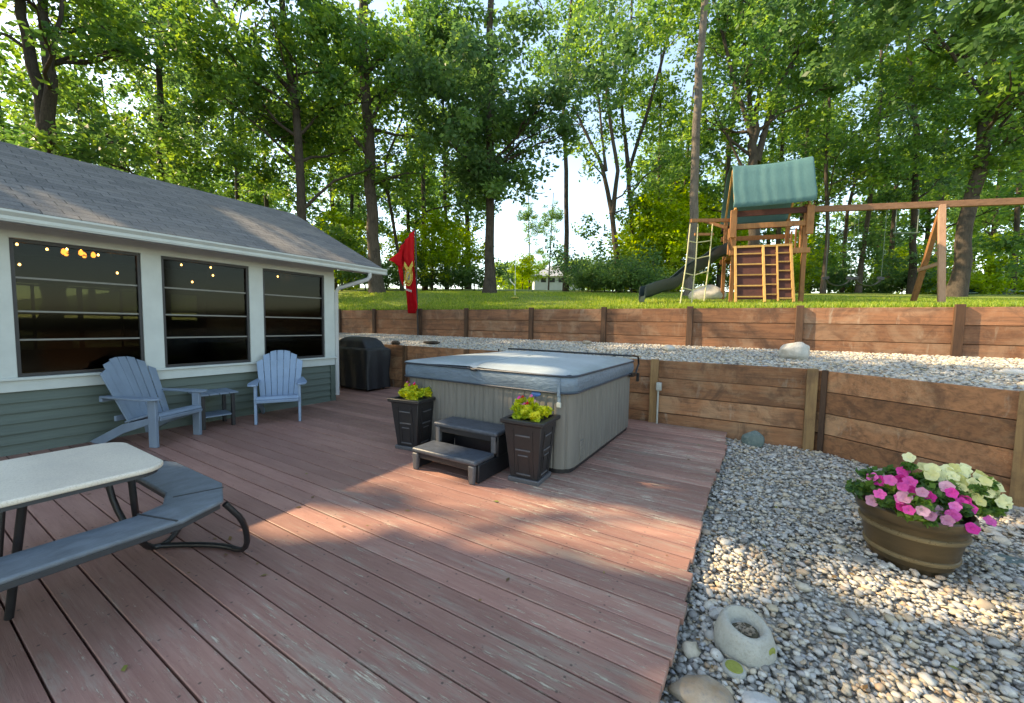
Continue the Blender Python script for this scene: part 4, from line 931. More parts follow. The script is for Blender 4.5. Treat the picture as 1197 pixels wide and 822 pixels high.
# flag on a pole fixed to the upper wall
M['red'] = petal('red_flag_cloth', (.62, .012, .02), (.8, .05, .05)); M['gold'] = plain('gold_print', (.5, .36, .05), .7, .3, 30); M['grey_print'] = plain('grey_print', (.3, .3, .28), .7, .2, 30)
t = thing('flag', 'red flag with gold emblem hanging folded on a pole at the upper retaining wall', 'flag', (-8.45, 8.6, 1.0))
m = MB(); m.tube([(-8.47, 8.61, 1.05), (-8.55, 8.58, 4.12)], .022, 8); m.tube([(-8.56, 8.58, 4.15), (-9.16, 8.52, 3.62)], .018, 8); m.build('pole', M['frame_dark'], t, True, smooth=True)
def cloth(name, cols, mat, amp, ph):
    V = []; F = []; nr = 26; nc = len(cols[0])
    for j in range(nr + 1):
        f = j / nr * (len(cols) - 1); k = min(int(f), len(cols) - 2); f -= k
        for i in range(nc):
            a = Vector(cols[k][i]); b = Vector(cols[k + 1][i]); p = a.lerp(b, f); V.append((p.x, p.y + amp * math.sin(i * 2.1 + ph + j * .12), p.z))
    for j in range(nr):
        for i in range(nc - 1): a = j * nc + i; F.append((a, a + 1, a + nc + 1, a + nc))
    m = MB(); m.add(V, F); m.a = [random.random() * .2 + .4 * (1 if (i % nc) % 3 == 0 else 0) for i in range(len(V))]  # every third column paler: light on the folds put into the tint
    o = m.build(name, mat, t, True, smooth=True, ang=180); s = o.modifiers.new('s', 'SOLIDIFY'); s.thickness = .004; return o
def row(xa, xb, z, n=11, y=8.56): return [(xa + (xb - xa) * i / (n - 1), y, z + (0.0 if not callable(z) else 0)) for i in range(n)]
cloth('cloth', [[(-9.16 + .58 * i / 10, 8.53, 3.60 + .5 * i / 10) for i in range(11)], row(-9.3, -8.6, 3.35), row(-8.98, -8.56, 3.0), row(-8.93, -8.50, 2.5), row(-8.86, -8.47, 2.15), row(-8.83, -8.42, 1.9), row(-8.80, -8.5, 1.72)], M['red'], .055, 0)
cloth('cloth_tail', [[(-9.1, 8.5, 3.55), (-9.0, 8.5, 3.6), (-8.95, 8.5, 3.62)], [(-9.62, 8.5, 3.32), (-9.35, 8.5, 3.3), (-9.0, 8.5, 3.2)], [(-9.2, 8.5, 3.2), (-9.1, 8.5, 3.05), (-8.98, 8.5, 2.9)], [(-9.06, 8.5, 2.75), (-9.02, 8.5, 2.6), (-8.98, 8.5, 2.5)]], M['red'], .03, 1)
# emblem: globe with bird above and anchor across, on the folded cloth
def disc(m, cx, cz, r, r2, y, n=20, a0=0, a1=2 * PI):
    V = []; 
    for k in range(n + 1):
        a = a0 + (a1 - a0) * k / n; V += [(cx + r * math.cos(a) * .62, y, cz + r * math.sin(a)), (cx + r2 * math.cos(a) * .62, y, cz + r2 * math.sin(a))]
    m.add(V, [(2 * k, 2 * k + 2, 2 * k + 3, 2 * k + 1) for k in range(n)])
ey = 8.475
m = MB(); m.t = .5; disc(m, -8.71, 2.78, .2, .0, ey); disc(m, -8.71, 2.78, .27, .235, ey - .002)
for s_ in (-1, 1): m.add([(-8.71, ey - .004, 3.02), (-8.71 + s_ * .16, ey - .004, 3.22), (-8.71 + s_ * .19, ey - .004, 3.08), (-8.71 + s_ * .05, ey - .004, 2.95)], [(0, 1, 2, 3)])
m.beam((-8.86, ey - .006, 2.58), (-8.58, ey - .006, 3.0), .02, .03, (0, 1, 0)); disc(m, -8.85, 2.62, .1, .07, ey - .006, 12, PI * .9, PI * 1.9)
em = m.build('emblem', M['gold'], t, True); s = em.modifiers.new('s', 'SOLIDIFY'); s.thickness = .003
m = MB(); disc(m, -8.73, 2.80, .12, .09, ey - .006); disc(m, -8.70, 2.75, .06, .0, ey - .006); em2 = m.build('emblem_grey', M['grey_print'], t, True); s = em2.modifiers.new('s', 'SOLIDIFY'); s.thickness = .003  # grey part of the printed emblem
m = MB()
for k in range(6): m.box((-8.83 + k * .045, ey - .002, 2.42 - k * .012), (.026, .004, .05 + .015 * (k % 2)))
m.build('lettering_stripe', M['white'], t, True)

# ------------------------------------------------------------------ things far beyond
dh = at(640, 331, 55); t = thing('distant_house', 'small pale house far away beyond the lawn, seen under the thin tall tree', 'house', (dh.x, dh.y, dh.z - 2))
def lh(x, y, z): return Vector((dh.x, dh.y, dh.z)) + Vector(R_) * x + Vector((F_[0], F_[1], 0)) * y + Vector((0, 0, z))
M['farwall'] = plain('far_wall', (.5, .52, .55), .7, .1, 1); M['farroof'] = plain('far_roof', (.3, .32, .34), .8, .1, 1)
def lbox(m, x0, x1, y0, y1, z0, z1):
    P = [lh(x, y, z) for z in (z0, z1) for x, y in ((x0, y0), (x1, y0), (x1, y1), (x0, y1))]; m.add(P, [(3, 2, 1, 0), (4, 5, 6, 7), (0, 1, 5, 4), (1, 2, 6, 5), (2, 3, 7, 6), (3, 0, 4, 7)])
m = MB(); lbox(m, -1.8, 5, 0, 6, -2, .95); m.build('wall', M['farwall'], t, True)
m = MB(); m.add([lh(-2.4, -.4, .9), lh(5.4, -.4, .9), lh(5.4, 6.4, .9), lh(-2.4, 6.4, .9), lh(.6, 3, 2.7), lh(4.6, 3, 2.7)], [(0, 1, 5, 4), (2, 3, 4, 5), (3, 0, 4), (1, 2, 5), (3, 2, 1, 0)]); m.build('roof', M['farroof'], t, True)
for x in (-.9, .3, 1.5): m = MB(); lbox(m, x, x + .7, -.03, 0, 0.1, .7); m.build('window', M['frame_dark'], t, True)
M['teal'] = plain('teal_tarp', (.012, .06, .07), .45, .2, 4, bump=.02); M['paleblue'] = plain('pale_blue_panel', (.3, .48, .5), .4, .1, 3)
c = at(1160, 338, 24); c.z = gz(c.x, c.y)
t = thing('covered_trailer', 'low dark teal covered shape with pale flat sheet beyond the right side of the lawn', 'covered trailer', c)
m = MB(); m.loft([[c + Vector((math.cos(a) * rx - .2, math.sin(a) * .6, z + .05 * math.sin(3 * a))) for a in [2 * PI * k / 20 for k in range(20)]] for rx, z in ((.9, .1), (1.05, .3), (.95, .6), (.5, .75))]); m.build('cover', M['teal'], t, True, smooth=True)
m = MB(); m.box(c + Vector((-1.55, -.3, .36)), (1.5, .9, .05)); m.box(c + Vector((.85, -.3, .42)), (.6, .7, .05)); m.build('sheet', M['paleblue'], t, True, bevel=.01)
m = MB(); m.box(c + Vector((-.85, .0, .9)), (.07, .07, 1.8)); m.box(c + Vector((.45, .2, .95)), (.07, .07, 1.9)); m.box(c + Vector((-1.6, -.3, .16)), (.06, .06, .34)); m.box(c + Vector((-.2, 0, .06)), (1.7, .9, .08)); m.build('post', M['box_white'], t, True)

# fallen leaves and litter
def litter(name, n, x0, x1, y0, y1, z, sz):
    px = x0 + (x1 - x0) * rng.random(n); py = y0 + (y1 - y0) * rng.random(n); k = py < wall_y(px) - .04; px, py = px[k], py[k]; n = len(px)
    a = rng.random(n) * 2 * PI; s_ = sz * (.5 + rng.random(n)); P0 = np.stack([px, py, np.full(n, z)], 1); u = np.stack([np.cos(a), np.sin(a), .25 * rng.normal(0, 1, n)], 1) * s_[:, None]; w = np.stack([-np.sin(a), np.cos(a), .35 * rng.normal(0, 1, n)], 1) * s_[:, None] * .45
    V = np.stack([P0 - u, P0 - w + [0, 0, .002], P0 + u, P0 + w + [0, 0, .004]], 1).reshape(-1, 3); V[:, 2] = np.maximum(V[:, 2], z)
    tag(np_mesh(name, V, np.arange(n * 4).reshape(n, 4), M['litter'], None, np.repeat(rng.random(n), 4)), kind='stuff')
M['litter'] = leaf_mat('dry_litter', [(0, (.10, .06, .03)), (.6, (.24, .15, .06)), (1, (.2, .22, .05))], .2)
litter('leaf_litter', 70, -6.4, -.4, -.5, 6.2, .003, .018); litter('leaf_litter', 330, -.3, 4, .6, 6.3, -.07, .02)

# ------------------------------------------------------------------ boulders and stones
def rock(name, label, c, dims, mat, seed=1, group=None, rz=0, rough=.16, cat='rock', sub=4, flat=False):
    r = np.random.default_rng(seed); V0, F0 = ico(sub)
    pl = r.standard_normal((14, 3)); pl /= np.linalg.norm(pl, axis=1, keepdims=True); dd = .72 + .25 * r.random(14)
    V = V0.copy()
    for n_, d_ in zip(pl, dd):
        k = V @ n_; ex_ = np.clip(k - d_, 0, None); V -= ex_[:, None] * n_ * (.85 if not flat else 1)
    V *= (1 + rough * .25 * np.sin(V[:, [1]] * 7 + seed) * np.sin(V[:, [0]] * 6) * np.cos(V[:, [2]] * 5 + 1))
    V = V * np.array(dims) / 2
    ca, sa = math.cos(rz), math.sin(rz); V = np.stack([V[:, 0] * ca - V[:, 1] * sa, V[:, 0] * sa + V[:, 1] * ca, V[:, 2]], 1)
    o = np_mesh(name, V, F0, mat, smooth=True, loops=3); o.location = c; return tag(o, label, cat, group)
def stone_mat(name, a, b_, c, sc=9):
    b = NB(name); v = b.coord(); n = b.noise(v, sc, 6, .65); n2 = b.noise(v, sc * 5, 5, .7)
    col = b.mix(b.ramp(n, [(.35, 0.), (.65, 1.)]), a, b_); col = b.mix(b.ramp(n2, [(.5, 0.), (.72, .8)]), col, c)
    return b.done(b.bsdf(col, .8, 0, b.bump(b.math('ADD', n, n2), .012, .7), .3))
M['limestone'] = stone_mat('limestone', (.42, .40, .35), (.52, .5, .45), (.3, .28, .24))
M['greenstone'] = stone_mat('greenstone', (.10, .14, .125), (.16, .21, .19), (.25, .27, .24), 7)
M['tanstone'] = stone_mat('tanstone', (.26, .19, .12), (.36, .31, .24), (.2, .19, .18), 6)
M['palestone'] = stone_mat('palestone', (.46, .45, .42), (.56, .55, .52), (.35, .34, .3), 6)
M['concrete'] = stone_mat('cast_concrete', (.36, .35, .30), (.44, .43, .37), (.3, .29, .24), 14)
M['moss'] = stone_mat('moss_stain', (.25, .27, .05), (.34, .36, .08), (.2, .2, .06), 30)
rock('boulder', 'largest pale boulder on the upper gravel terrace', (.50, 7.55, 1.09), (.44, .32, .36), M['limestone'], 3, rough=.3)
rock('boulder', 'small pale boulder on the gravel terrace behind the hot tub corner', (-1.38, 7.8, 1.05), (.24, .2, .14), M['limestone'], 5)
rock('boulder', 'tiny pinkish stone on the terrace above the middle of the tub cover', (-3.15, 8.3, 1.09), (.22, .14, .1), M['tanstone'], 6)
rock('boulder', 'pale flat stone on the terrace at the right edge of the photo', (2.52, 6.85, 1.0), (.28, .2, .09), M['palestone'], 8)
rock('boulder', 'dark flat stone on the terrace behind the left end of the tub', (-6.45, 7.0, 1.0), (.5, .2, .08), M['bark'], 9)
rock('boulder', 'dark rounded stone on top of the lower wall behind the grill', (-7.15, 6.55, .97), (.24, .18, .12), M['bark'], 12)
rock('boulder', 'dark green grey boulder at the far corner of the deck', (.02, 6.12, -.02), (.27, .22, .26), M['greenstone'], 21, rough=.1)
p = at(826, 350, 11.5); rock('boulder', 'big tan boulder on the lawn behind the net climber', (p.x, p.y, gz(p.x, p.y) + .12), (1.0, .7, .62), M['limestone'], 14)
rock('stone', 'flat tan stone beside the deck edge at the bottom of the photo', (-.13, 1.77, -.075), (.26, .2, .08), M['tanstone'], 31, rz=.3, flat=True)
rock('stone', 'pale angular stone in the gravel at the bottom of the photo', (.10, 1.85, -.085), (.17, .12, .07), M['palestone'], 33, flat=True)
rock('stone', 'dark mossy flat stone sunk in the gravel right of the flower tub', (1.55, 4.0, -.095), (.34, .18, .05), M['greenstone'], 37)
# stone bowl
t = thing('stone_bowl', 'round cast stone bowl filled with dry debris on the gravel', 'bowl', (0.02, 2.16, -.115), .3)
m = MB(); prof = [(.115, 0), (.128, .03), (.125, .085), (.108, .14), (.092, .163), (.078, .165), (.066, .15), (.055, .11)]
rings = []
for r, z in prof: rings.append([Vector((r * (1 + .05 * math.cos(2 * a + .5)) * math.cos(a), r * math.sin(a) * (1 + .03 * math.sin(3 * a)), z + (.022 * math.cos(a - 1.9) * (z / .165)))) for a in [2 * PI * k / 36 for k in range(36)]])
m.loft(rings); m.build('body', M['concrete'], t, smooth=True, ang=60)
m = MB(); m.lathe([(.0005, .125), (.056, .122), (.056, .112), (.0005, .11)], 24); m.build('debris', M['soil'], t)
V, Fq, ti, _ = leaves_np(np.array([[0, 0, .128]]), .045, 60, .014, .2); np_mesh('dry_leaf', V, Fq, M['tanstone'], t, ti)
m = MB(); m.lathe([(.001, 0), (.022, .001), (.03, .004), (.022, .008), (.001, .008)], 16, (0, 0, 0), 1, .8); o = m.build('moss_patch', M['moss'], t, smooth=True); o.rotation_euler = (1.45, 0, .75); o.location = (.088, -.072, .085)
t = thing('stone_disc', 'small round mossy disc lying beside the stone bowl', 'stone disc', (-.015, 1.98, -.09), .4)
m = MB(); m.lathe([(.03, 0), (.046, .006), (.05, .016), (.046, .026), (.040, .028)], 28); m.build('body', M['concrete'], t, smooth=True)
m = MB(); m.lathe([(.001, .0285), (.036, .0285), (.034, .033), (.001, .034)], 24); m.build('moss_patch', M['moss'], t, smooth=True)

# ------------------------------------------------------------------ flower tub and planters
def bloom(m, c, r, nrm, ruffle=.18):
    nrm = Vector(nrm).normalized(); a = nrm.orthogonal().normalized(); b = nrm.cross(a); n = 15; ph = random.uniform(0, 6)
    C0 = Vector(c); V = [C0 - nrm * r * .35]
    for k in range(n):
        q = 2 * PI * k / n + ph; rr = r * (.45); V.append(C0 + (a * math.cos(q) + b * math.sin(q)) * rr)
    for k in range(n):
        q = 2 * PI * k / n + ph; lobe = .82 + .24 * abs(math.cos(2.5 * q)); V.append(C0 + (a * math.cos(q) + b * math.sin(q)) * r * lobe + nrm * (r * ruffle * random.uniform(-1, 1) + r * .12))
    F = [(0, 1 + k, 1 + (k + 1) % n) for k in range(n)] + [(1 + k, 1 + n + k, 1 + n + (k + 1) % n, 1 + (k + 1) % n) for k in range(n)]
    m.t = random.random(); m.add(V, F)
PC = Vector((.95, 3.66, -.11)); PH = .40
t = thing('barrel_planter', 'large bronze coloured barrel planter standing on the gravel', 'planter', PC)
M['bronze'] = plain('bronze_resin', (.095, .064, .032), .33, .25, 4, metal=.25, stretch=(1, 1, 5)); M['band'] = plain('pale_band', (.2, .15, .08), .3, .2, 6, metal=.3)
m = MB(); m.lathe([(.185, 0), (.20, .004), (.212, .05), (.216, .052), (.232, .12), (.252, .22), (.262, .28), (.272, .325), (.288, .335), (.295, .36), (.292, .392), (.28, .40), (.262, .392), (.25, .34)], 56); m.build('body', M['bronze'], t, smooth=True, ang=50)
for z, r in ((.105, .230), (.262, .262)):
    m = MB(); m.lathe([(r - .002, -.014), (r + .008, -.012), (r + .012, 0), (r + .011, .012), (r + .002, .016)], 56, (0, 0, z)); m.build('band', M['band'], t, smooth=True, ang=50)
m = MB(); m.lathe([(.001, .35), (.25, .345), (.25, .33), (.001, .33)], 30); m.build('soil', M['soil'], t)
def flowers(tname, label, loc, centers, blooms, leafs, leafmat, cat='flowers', lsize=.03, per=70):
    t = thing(tname, label, cat, loc)
    C = np.array([c for c, r in centers]); R2_ = np.array([r for c, r in centers]); V, Fq, ti, _ = leaves_np(C, R2_, per, lsize, .75, shell=.2)
    np_mesh('foliage', V, Fq, M[leafmat], t, ti)
    st = MB()
    for c, r in centers: st.tube([(c[0] * .3, c[1] * .3, 0), (c[0] * .7, c[1] * .7, c[2] * .6), c], [.004, .003, .002], 4)
    st.build('stem', M['leaf'], t)
    for (x, y, z, r, mt) in blooms:
        m = MB(); nr = Vector((x * .9 - .12, y * .8 - .5, .38 + random.uniform(-.2, .2))); r *= (1.06 if z > -.1 and tname == 'petunia_plant' else 1.); bloom(m, (x, y, z), r, nr); m.build('bloom', M[mt], t, smooth=False)
    return t
random.seed(5)
S0 = PC + Vector((0, 0, .345))
cp, bp, cc, bc = [], [], [], []
# r = position along the view's right, q = towards the viewer
def rq(r, q, z): return (r * .853 + q * .52, r * .52 - q * .853, z)
for _ in range(24): r = random.uniform(-.29, .12); q = random.uniform(-.2, .24); cp.append((rq(r, q, random.uniform(.06, .22)), random.uniform(.04, .075)))
for _ in range(17): r = random.uniform(.04, .33); q = random.uniform(-.22, .16); cc.append((rq(r * 1.12, q, random.uniform(.06, .24)), random.uniform(.04, .07)))
PB = [(-.33, .13, .13, 'pink'), (-.20, .05, .19, 'pink'), (-.24, .17, .12, 'pink'), (-.25, .19, .08, 'magenta'), (-.10, .07, .19, 'pink'), (-.12, .10, .155, 'pink'), (-.06, .15, .13, 'magenta'), (-.15, .25, .055, 'palepink'), (-.06, .26, .03, 'palepink'),
      (.02, .22, .10, 'pink'), (-.01, .24, .055, 'pink'), (.06, .16, .16, 'magenta'), (.10, .18, .11, 'magenta'), (.13, .2, .08, 'magenta'), (.13, .17, .125, 'magenta'), (.05, .29, .0, 'magenta'), (.25, .2, .0, 'pink'), (-.02, .18, .05, 'palepink'), (.07, .12, .18, 'palepink'), (-.3, .05, .05, 'palepink'),(-.22,-.05,.17,'pink'),(.0,-.08,.2,'magenta')]
for _ in range(13): PB.append((random.uniform(-.32, .12), random.uniform(-.05, .26), random.uniform(.06, .2), random.choice(['pink', 'magenta', 'palepink'])))
for r, q, z, mt in PB: x, y, zz = rq(r * 1.08, q * 1.05, z); bp.append((x, y, zz + .045, random.uniform(.028, .037), mt))
CB = [(.0, -.05, .31), (.09, .0, .25), (.13, .02, .205), (.17, .04, .22), (.21, .0, .26), (.24, .02, .235), (.20, .05, .20), (.20, .16, .11), (.25, .1, .16), (.24, .08, .19), (.31, .04, .21), (.34, .06, .19), (.37, .08, .17), (.31, .16, .10), (.34, .15, .095), (.36, .14, .115), (.27, .0, .24), (.39, .04, .18),(.15,-.12,.22),(.28,-.1,.2),(.06,.03,.22),(.28,.12,.15),(.22,.12,.13),(.33,.1,.14),(.16,.1,.17),(.36,.0,.22),(.30,-.03,.25)]
for _ in range(10): CB.append((random.uniform(.12, .36), random.uniform(-.08, .18), random.uniform(.12, .25)))
for r, q, z in CB:
    x, y, zz = rq(r * 1.22, q * 1.05, z); bc.append((x, y, zz + .045, random.uniform(.031, .041), 'cream')); cc.append(((x * .93, y * .93, zz - .01), .035))
for r, q, z, mt in PB[:12]: x, y, zz = rq(r, q, z); cp.append(((x * .93, y * .93, zz), .04))
flowers('petunia_plant', 'pink and magenta petunias filling the left half of the big barrel planter', S0, cp, bp, 0, 'leaf', lsize=.028, per=75)
flowers('petunia_plant', 'cream yellow petunias spilling over the right side of the big barrel planter', S0, cc, bc, 0, 'leaf', lsize=.028, per=75)

def square_planter(label, loc, rz, plabel, seed):
    random.seed(seed)
    t = thing('tall_planter', label, 'planter', loc, rz, 'black planters beside the tub steps')
    def sq(h, z): return [Vector((-h, -h, z)), Vector((h, -h, z)), Vector((h, h, z)), Vector((-h, h, z))]
    MB().loft([sq(.155, 0), sq(.158, .045)]).build('base', M['black_edge'], t, bevel=.008)
    MB().loft([sq(.138, .045), sq(.188, .555)]).build('body', M['black_plastic'], t, bevel=.008)
    m = MB(); a = .215; b = .165
    outs = [sq(.192, .545), sq(a, .557), sq(a, .59), sq(b, .592), sq(b, .54)]; m.loft(outs, caps=False); m.build('rim', M['black_plastic'], t, bevel=.005)
    pn = MB()
    for s in range(4):
        R3 = Matrix.Rotation(s * PI / 2, 3, 'Z')
        def face(x0, x1, z0, z1, o):
            def P(x, z): h = .138 + (z - .045) * .05 / .51 + o; return R3 @ Vector((x, -h, z))
            return [P(x0, z0), P(x1, z0), P(x1, z1), P(x0, z1)]
        def bar(x0, x1, z0, z1, mb_):
            A = face(x0, x1, z0, z1, -.002); B = face(x0, x1, z0, z1, .007); mb_.add(A + B, [(3, 2, 1, 0), (4, 5, 6, 7), (0, 1, 5, 4), (1, 2, 6, 5), (2, 3, 7, 6), (3, 0, 4, 7)])
        bar(-.075, .075, .44, .455, pn); bar(-.075, .075, .305, .32, pn); bar(-.05, .05, .255, .267, pn); bar(-.07, .07, .075, .09, pn)
    pn.build('ledge', M['black_edge'], t, bevel=.003)
    fr = MB()
    for s in range(4):
        R3 = Matrix.Rotation(s * PI / 2, 3, 'Z')
        for (x0, x1, z0, z1) in ((-.10, -.088, .07, .5), (.088, .10, .07, .5), (-.06, -.052, .1, .25), (.052, .06, .1, .25)):
            def P(x, z, o): h = .138 + (z - .045) * .05 / .51 + o; return R3 @ Vector((x, -h, z))
            A = [P(x0, z0, -.002), P(x1, z0, -.002), P(x1, z1, -.002), P(x0, z1, -.002)]; B = [P(x0, z0, .005), P(x1, z0, .005), P(x1, z1, .005), P(x0, z1, .005)]
            fr.add(A + B, [(3, 2, 1, 0), (4, 5, 6, 7), (0, 1, 5, 4), (1, 2, 6, 5), (2, 3, 7, 6), (3, 0, 4, 7)])
    fr.build('panel_moulding', M['black_plastic'], t)
    MB().box((0, 0, .545), (.34, .34, .03)).build('soil', M['soil'], t)
    C = [((random.uniform(-.13, .13), random.uniform(-.13, .13), random.uniform(.02, .11)), random.uniform(.04, .06)) for _ in range(24)]
    bl = []
    for k in range(7): bl.append((random.uniform(-.12, .02), random.uniform(-.06, .08), random.uniform(.14, .22), .02, random.choice(['pink', 'palepink', 'magenta', 'red'])))
    for b_ in bl: C.append(((b_[0], b_[1], b_[2] - .03), .03))
    flowers('bedding_plant', plabel, (loc[0], loc[1], .56), C, bl, 0, 'leaflime', cat='flowers', lsize=.026, per=110)
square_planter('black square tapered planter left of the tub steps', (-3.36, 3.36, 0), math.radians(8), 'lime green bedding plant with coral blooms in the planter left of the steps', 3)
square_planter('black square tapered planter right of the tub steps, at the tub corner', (-1.77, 3.27, 0), math.radians(4), 'lime green bedding plant with pink blooms in the planter right of the steps', 4)

# ------------------------------------------------------------------ adirondack chairs
def adirondack(label, loc, rz, mat):
    t = thing('adirondack_chair', label, 'chair', loc, rz, 'blue adirondack chairs by the porch')     # local +x is forward, front legs at x = 0
    for s in (-1, 1):
        m = MB(); m.beam((0, s * .27, 0), (0, s * .27, .54), .035, .10, (1, 0, 0)); m.build('leg', mat, t, bevel=.006)
        m = MB(); m.add([(.06, s * .25 - .014, .30), (.06, s * .25 - .014, .36), (-.42, s * .25 - .014, .24), (-.86, s * .25 - .014, .02), (-.80, s * .25 - .014, 0), (-.68, s * .25 - .014, 0), (-.4, s * .25 - .014, .14),
                         (.06, s * .25 + .014, .30), (.06, s * .25 + .014, .36), (-.42, s * .25 + .014, .24), (-.86, s * .25 + .014, .02), (-.80, s * .25 + .014, 0), (-.68, s * .25 + .014, 0), (-.4, s * .25 + .014, .14)],
                        [tuple(range(7)), tuple(range(13, 6, -1))] + [(i + 7, (i + 1) % 7 + 7, (i + 1) % 7, i) for i in range(7)]); m.build('side_rail', mat, t, bevel=.004)
        m = MB(); pts = [(.11, s * .25), (.12, s * .30), (.08, s * .355), (-.1, s * .37), (-.35, s * .345), (-.62, s * .315), (-.66, s * .29), (-.62, s * .265), (-.3, s * .262), (0, s * .235), (.07, s * .235)]
        if s < 0: pts = pts[::-1]
        m.prism(pts, .54, .565); m.build('armrest', mat, t, bevel=.007)
    m = MB(); prof = [(.075, .30), (.085, .345), (.05, .375), (-.03, .372), (-.12, .345), (-.21, .318), (-.30, .292), (-.39, .268)]
    for a, b in zip(prof[:-1], prof[1:]):
        d = Vector((b[0] - a[0], 0, b[1] - a[1])); d.normalize(); m.beam((a[0] + d.x * .004, 0, a[1] + d.z * .004), (b[0] - d.x * .004, 0, b[1] - d.z * .004), .52, .02)
    m.build('seat', mat, t, bevel=.004)
    m = MB(); n = 7
    for k in range(n):
        u = (k - (n - 1) / 2) / ((n - 1) / 2); top = .80 - .15 * abs(u) ** 2.4; wb, wt = .066, .0905
        def P(w, s, l, o=0): x = -.36 - l * .42 - .03 * (1 - u * u) + o; return Vector((x, w, .25 + l * .92))
        yb, yt = u * .21, u * .285
        A = []
        segs = [0, .25, .5, .75, .92, 1.0]
        for o in (0, .018):
            for sg in segs:
                l = top * sg; f = l / .8; yc = yb + (yt - yb) * f; w = (wb + (wt - wb) * f) / 2 * (.9 if sg == 1.0 else 1)
                A += [P(yc - w, 0, l + (.035 * u if (u < -.2 and sg == 1.0) else 0) - (.0 if u < .2 else -0.012 * (sg == 1.0)), o), P(yc + w, 0, l - (.035 * u if (u > .2 and sg == 1.0) else 0) + (.012 * (sg == 1.0) if u < -.2 else 0), o)]
        ns = len(segs); F = []
        for q in range(ns - 1): F += [(2 * q, 2 * q + 1, 2 * q + 3, 2 * q + 2)[::1], (2 * ns + 2 * q + 2, 2 * ns + 2 * q + 3, 2 * ns + 2 * q + 1, 2 * ns + 2 * q), (2 * q, 2 * q + 2, 2 * ns + 2 * q + 2, 2 * ns + 2 * q), (2 * q + 3, 2 * q + 1, 2 * ns + 2 * q + 1, 2 * ns + 2 * q + 3)]
        F += [(0, 2 * ns, 2 * ns + 1, 1), (2 * ns - 2, 2 * ns - 1, 4 * ns - 1, 4 * ns - 2)]
        m.add(A, F)
    m.build('backrest', mat, t, bevel=.003)
    m = MB(); m.box((-.62, 0, .53), (.04, .62, .06)); m.box((-.52, 0, .30), (.03, .5, .06)); m.build('back_brace', mat, t, bevel=.004)
    return t
adirondack('blue adirondack chair half hidden behind the picnic table, nearest the camera', (-5.83, 1.95, 0), math.radians(24), M['chair'])
adirondack('bright blue adirondack chair beside the porch corner, facing the camera', (-5.76, 3.10, 0), math.radians(-32), M['chair2'])
t = thing('side_table', 'small blue grey resin side table between the two adirondack chairs', 'side table', (-6.28, 2.52, 0), math.radians(-5))
m = MB()
for k in range(4): m.box((0, -.17 + k * .113, .46), (.44, .105, .022))
m.build('tabletop', M['chair'], t, bevel=.006)
for sx in (-1, 1):
    for sy in (-1, 1): MB().box((sx * .16, sy * .17, .225), (.045, .04, .448)).build('leg', M['frame_dark'], t, bevel=.004)
MB().box((0, 0, .16), (.34, .36, .018)).build('shelf', M['chair'], t, bevel=.004)

# ------------------------------------------------------------------ picnic table
t = thing('picnic_table', 'pale speckled picnic table with wraparound grey bench and black tube legs', 'picnic table', (-3.12, -.2, 0))
M['speckle'] = None
b = NB('speckled_top'); v = b.coord(); nn_ = b.noise(v, 140, 2, .7); n3 = b.noise(v, 3, 4, .6)
c = b.mix(b.ramp(nn_, [(.36, 0.), (.5, 1.)]), (.60, .52, .41), (.73, .65, .53)); c = b.mix(b.math('MULTIPLY', b.ramp(n3, [(.4, 0.), (.7, 1.)]), .35), c, (.42, .38, .33))
M['speckle'] = b.done(b.bsdf(c, .33, 0, b.bump(nn_, .0008, .4), .5))
M['bench'] = plain('grey_bench', (.125, .15, .17), .45, .22, 9, stretch=(2, 1, 1)); M['benchedge'] = plain('dark_bench_edge', (.035, .04, .045), .5, .1, 9)
def rpoly(x0, x1, y0, y1, r, bow=.03, n=7):
    out = []
    for cx, cy, a0 in ((x1 - r, y1 - r, 0), (x0 + r, y1 - r, PI / 2), (x0 + r, y0 + r, PI), (x1 - r, y0 + r, 1.5 * PI)):
        for k in range(n + 1): a = a0 + PI / 2 * k / n; out.append((cx + r * math.cos(a), cy + r * math.sin(a)))
    cx, cy = (x0 + x1) / 2, (y0 + y1) / 2; hx, hy = (x1 - x0) / 2, (y1 - y0) / 2
    return out
Tt = .655
MB().prism(rpoly(-3.52, -2.72, -1.28, .88, .13), Tt - .028, Tt).build('tabletop', M['speckle'], t, True, bevel=.010, seg=3)
MB().prism(rpoly(-3.50, -2.74, -1.26, .86, .12), Tt - .05, Tt - .03).build('edge_band', M['benchedge'], t, True)
def ringpoly(x0, x1, y0, y1, c):  # chamfered outline
    return [(x1, y0 + c), (x1, y1 - c * .9), (x1 - c * .25, y1 - c * .3), (x1 - c, y1), (x0 + c, y1), (x0 + c * .25, y1 - c * .3), (x0, y1 - c * .9), (x0, y0 + c), (x0 + c * .25, y0 + c * .3), (x0 + c, y0), (x1 - c, y0), (x1 - c * .25, y0 + c * .3)]
def benchring(z0, z1, g):
    O = ringpoly(-3.83 + g, -2.43 - g, -1.55 + g, 1.15 - g, .36); I = ringpoly(-3.59 - g, -2.67 + g, -1.3 - g, .90 + g, .22); n = len(O)
    V = [(x, y, z0) for x, y in O] + [(x, y, z0) for x, y in I] + [(x, y, z1) for x, y in O] + [(x, y, z1) for x, y in I]
    return V, n
